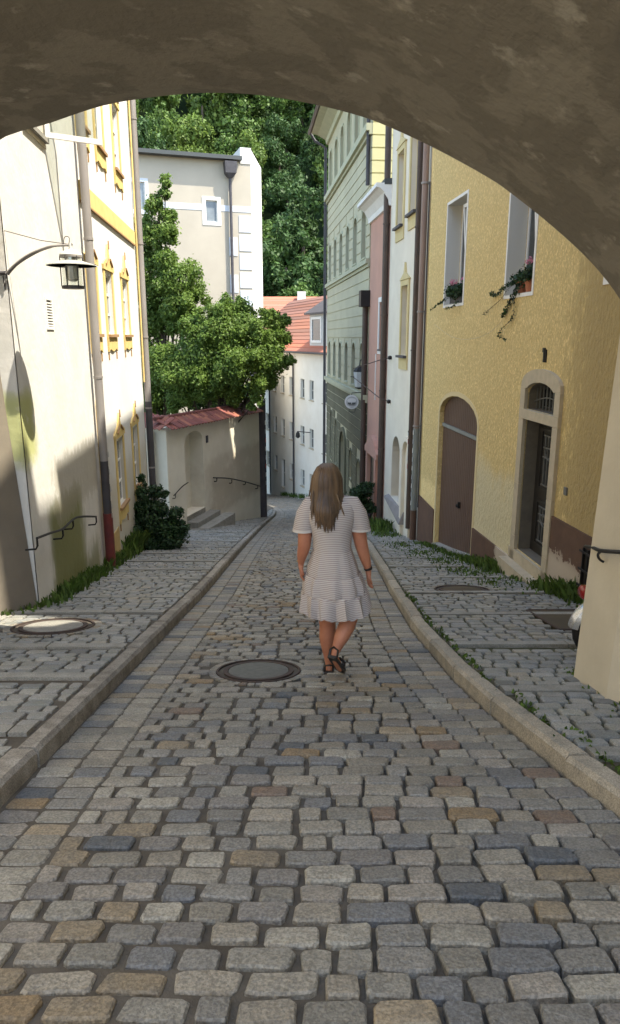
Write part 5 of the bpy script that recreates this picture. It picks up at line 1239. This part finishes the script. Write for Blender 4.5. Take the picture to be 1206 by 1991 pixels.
chains += hand(lw, Vector(w(587,1130,.02))-Vector(lw), (0,1,0), 0)
chains += hand(rw, Vector(w(716,1140,.03))-Vector(rw), (0,1,0), 0)
body = SK('body', chains, 0, m_skin, person, 2, wb0)

# dress: loft of rings with folds
def ring(py, pxl, pxr, dep, y0=0, folds=0, amp=0, ph=0, n=64):
    a = Vector(w(pxl, py, y0)); b = Vector(w(pxr, py, y0)); c_ = (a+b)/2; rx2 = (b-a).length/2; out = []
    for k in range(n):
        t_ = 2*math.pi*k/n; f_ = 1+amp*math.sin(folds*t_+ph)+amp*.6*math.sin((folds*1.7)*t_+ph*2.1)*(1 if amp else 0)
        sx_ = abs(math.cos(t_))**.85*(1 if math.cos(t_) > 0 else -1); sy_ = abs(math.sin(t_))**.9*(1 if math.sin(t_) > 0 else -1)
        out.append(c_+Vector((sx_*rx2*f_, sy_*dep*f_, .008*amp*20*math.sin(folds*t_+ph))))
    return out
torso = [ring(969,622,664,.055,.0), ring(972,606,682,.09,.0), ring(978,597,692,.115,0), ring(990,594,695,.13,0), ring(1005,596,692,.14,0), ring(1025,604,686,.145,0), ring(1045,608,684,.145,0), ring(1064,609,683,.15,0,10,.004),
         ring(1067,609,684,.155,0,11,.01), ring(1085,604,690,.17,-.01,11,.014), ring(1100,599,695,.185,-.015,11,.018), ring(1113,597,698,.19,-.015,11,.02)]
m_ = MB(); m_.loft(torso, cap=False); dr_ = m_.obj('dress', m_dress, person, smooth=True, org=wb0)
t2 = [ring(1111,596,699,.19,-.015,11,.012,.5), ring(1114,594,701,.2,-.015,11,.03,.5), ring(1130,591,707,.215,-.015,11,.045,.6), ring(1147,590,710,.225,-.015,11,.055,.7)]
m_ = MB(); m_.loft(t2, cap=False); m_.obj('skirt_tier', m_dress, dr_, smooth=True, org=wb0)
t3 = [ring(1145,590,710,.224,-.015,16,.026,.2), ring(1149,589,712,.235,-.015,13,.05,.2), ring(1165,588,715,.245,-.02,13,.07,.3), ring(1184,588,718,.25,-.02,13,.09,.4)]
m_ = MB(); m_.loft(t3, cap=False); m_.obj('ruffle_hem', m_dress, dr_, smooth=True, org=wb0)
def sleeve(ps):
    m_ = MB(); m_.tube([p for p, r in ps], [r for p, r in ps], 20, cap=False, flat=1.0); return m_
for ps, hem in (([(w(628,978), .062), (w(606,982), .078), (w(596,1000), .078), (w(592,1018), .078), (w(590,1030), .079)], 0), ([(w(664,978), .062), (w(684,982), .078), (w(694,1000), .078), (w(698,1016), .078), (w(700,1028), .079)], 0)):
    m_ = sleeve(ps); s_ = m_.obj('sleeve', m_dress, dr_, smooth=True, org=wb0)
    p, r = ps[-1]; 
    m_ = MB(); m_.tube([Vector(p)+Vector((0,0,.012)), Vector(p)+Vector((0,0,-.006))], [r+.002, r+.003], 20, cap=False); m_.obj('sleeve_edge', m_dresstrim, dr_, smooth=True, org=wb0)
# hair: scalp cap and many locks
hc = Vector(w(636, 930, .015)); hv_ = []
m_ = MB(); rr = []
for i in range(9):
    ph = math.pi*(i/8)*.62 + .02; rr.append([hc+Vector((.103*math.sin(ph)*math.cos(t_), .118*math.sin(ph)*math.sin(t_)+.0, .112*math.cos(ph)+.0)) for t_ in [2*math.pi*k/20 for k in range(20)]])
m_.loft(rr); hair = m_.obj('hair', m_hair, person, smooth=True, org=wb0)
gh = random.Random(5)
m_ = MB()
for k in range(190):
    a_ = gh.uniform(-1.45, 1.45)                      # angle round the back of the head
    sx_ = math.sin(a_); cy_ = -math.cos(a_)
    rad_ = gh.uniform(.98, 1.06)
    top = hc+Vector((.02*sx_+gh.uniform(-.015,.015), .0, .115))
    p1_ = hc+Vector((.07*sx_*rad_, .08*cy_*rad_, .088)); p2_ = hc+Vector((.107*sx_*rad_, .118*cy_*rad_, .0)); p3_ = hc+Vector((.112*sx_*rad_, .125*cy_*rad_, -.10))
    u = sx_
    L_ = gh.uniform(.20, .275)*(1-.28*abs(u)**2)
    if abs(u-.55) < .12: L_ *= .8
    tipx = u*.128+gh.uniform(-.015,.015)+(.0)
    back = -.155-.02*math.cos(a_)
    p4_ = hc+Vector((tipx*1.02, min(.03, back*max(.35, math.cos(a_))), -.20)); p5_ = hc+Vector((tipx*.95, min(.02, back*max(.45, math.cos(a_))), -.10-L_*.75)); p6_ = hc+Vector((tipx*.9+gh.uniform(-.01,.01), min(.0, back*max(.5, math.cos(a_))), -.10-L_))
    r0 = gh.uniform(.007, .012)
    m_.tube(dens([top, p1_, p2_, p3_, p4_, p5_, p6_], 2), [r0*.5]*2+[r0]*2+[r0*1.1]*2+[r0]*2+[r0*.9]*2+[r0*.6]*2+[.0015], 5, flat=.6)
for pts in ([w(655,960,-.12), w(662,980,-.15), w(670,1003,-.14)], [w(610,950,-.05), w(606,985,-.12), w(607,1012,-.13)], [w(608,925,.0), w(604,950,.0), w(600,968,.02)]):
    m_.tube(dens([Vector(p) for p in pts], 3), [.007]*3+[.006]*3+[.001], 5)
lk = m_.obj('hair_locks', m_hair, hair, smooth=True, org=wb0)
# sandals
def sandal(heel, toe, up, lift):
    h_, t_ = Vector(heel), Vector(toe); d = (t_-h_).normalized(); s_ = d.cross(Vector(up)).normalized(); u_ = s_.cross(d).normalized()
    L_ = (t_-h_).length; pr_ = [(-.02,.024),(.0,.033),(.25,.034),(.5,.036),(.72,.043),(.9,.036),(1.02,.015)]
    m_ = MB(); m_.loft([[h_+d*L_*a_+s_*w_, h_+d*L_*a_-s_*w_, h_+d*L_*a_-s_*w_-u_*.022, h_+d*L_*a_+s_*w_-u_*.022] for a_, w_ in pr_]); so = m_.obj('sandal', m_shoe, person, smooth=False); fix_normals(so)
    m_ = MB()
    for a_, hgt in ((.55,.05),(.68,.05)):
        c_ = h_+d*L_*a_; m_.tube([c_+s_*.038, c_+s_*.034+u_*hgt*.7, c_+u_*hgt, c_-s_*.034+u_*hgt*.7, c_-s_*.038], .009, 6)
    c_ = h_+d*L_*.08; m_.tube([c_+s_*.033, c_+s_*.03+u_*.05-d*.02, c_-d*.045+u_*.06, c_-s_*.03+u_*.05-d*.02, c_-s_*.033], .008, 6)
    m_.obj('strap', m_shoe, so, smooth=True)
hL = Vector(w(640,1306,-.045)); tL = hL+Vector((.005,.235,-.047)); sandal(hL, tL, (0,0,1), 0)
tR = Vector(w(667,1303,-.07)); hR = Vector(w(646,1274,-.26)); sandal(hR, tR, (0,.0,1), 0)
# watch and bracelet
def band(c0, c1, r, mat, name, t_=.012):
    c0, c1 = Vector(c0), Vector(c1); d = (c1-c0).normalized(); m_ = MB(); m_.tube([c0-d*t_, c0, c0+d*t_], [r, r+.003, r], 14); return m_.obj(name, mat, person, smooth=True)
band(w(716,1104,-.0), rw, .031, m_shoe, 'wristwatch', .013); band(w(585,1090,.02), lw, .03, m_gold, 'bracelet', .004)
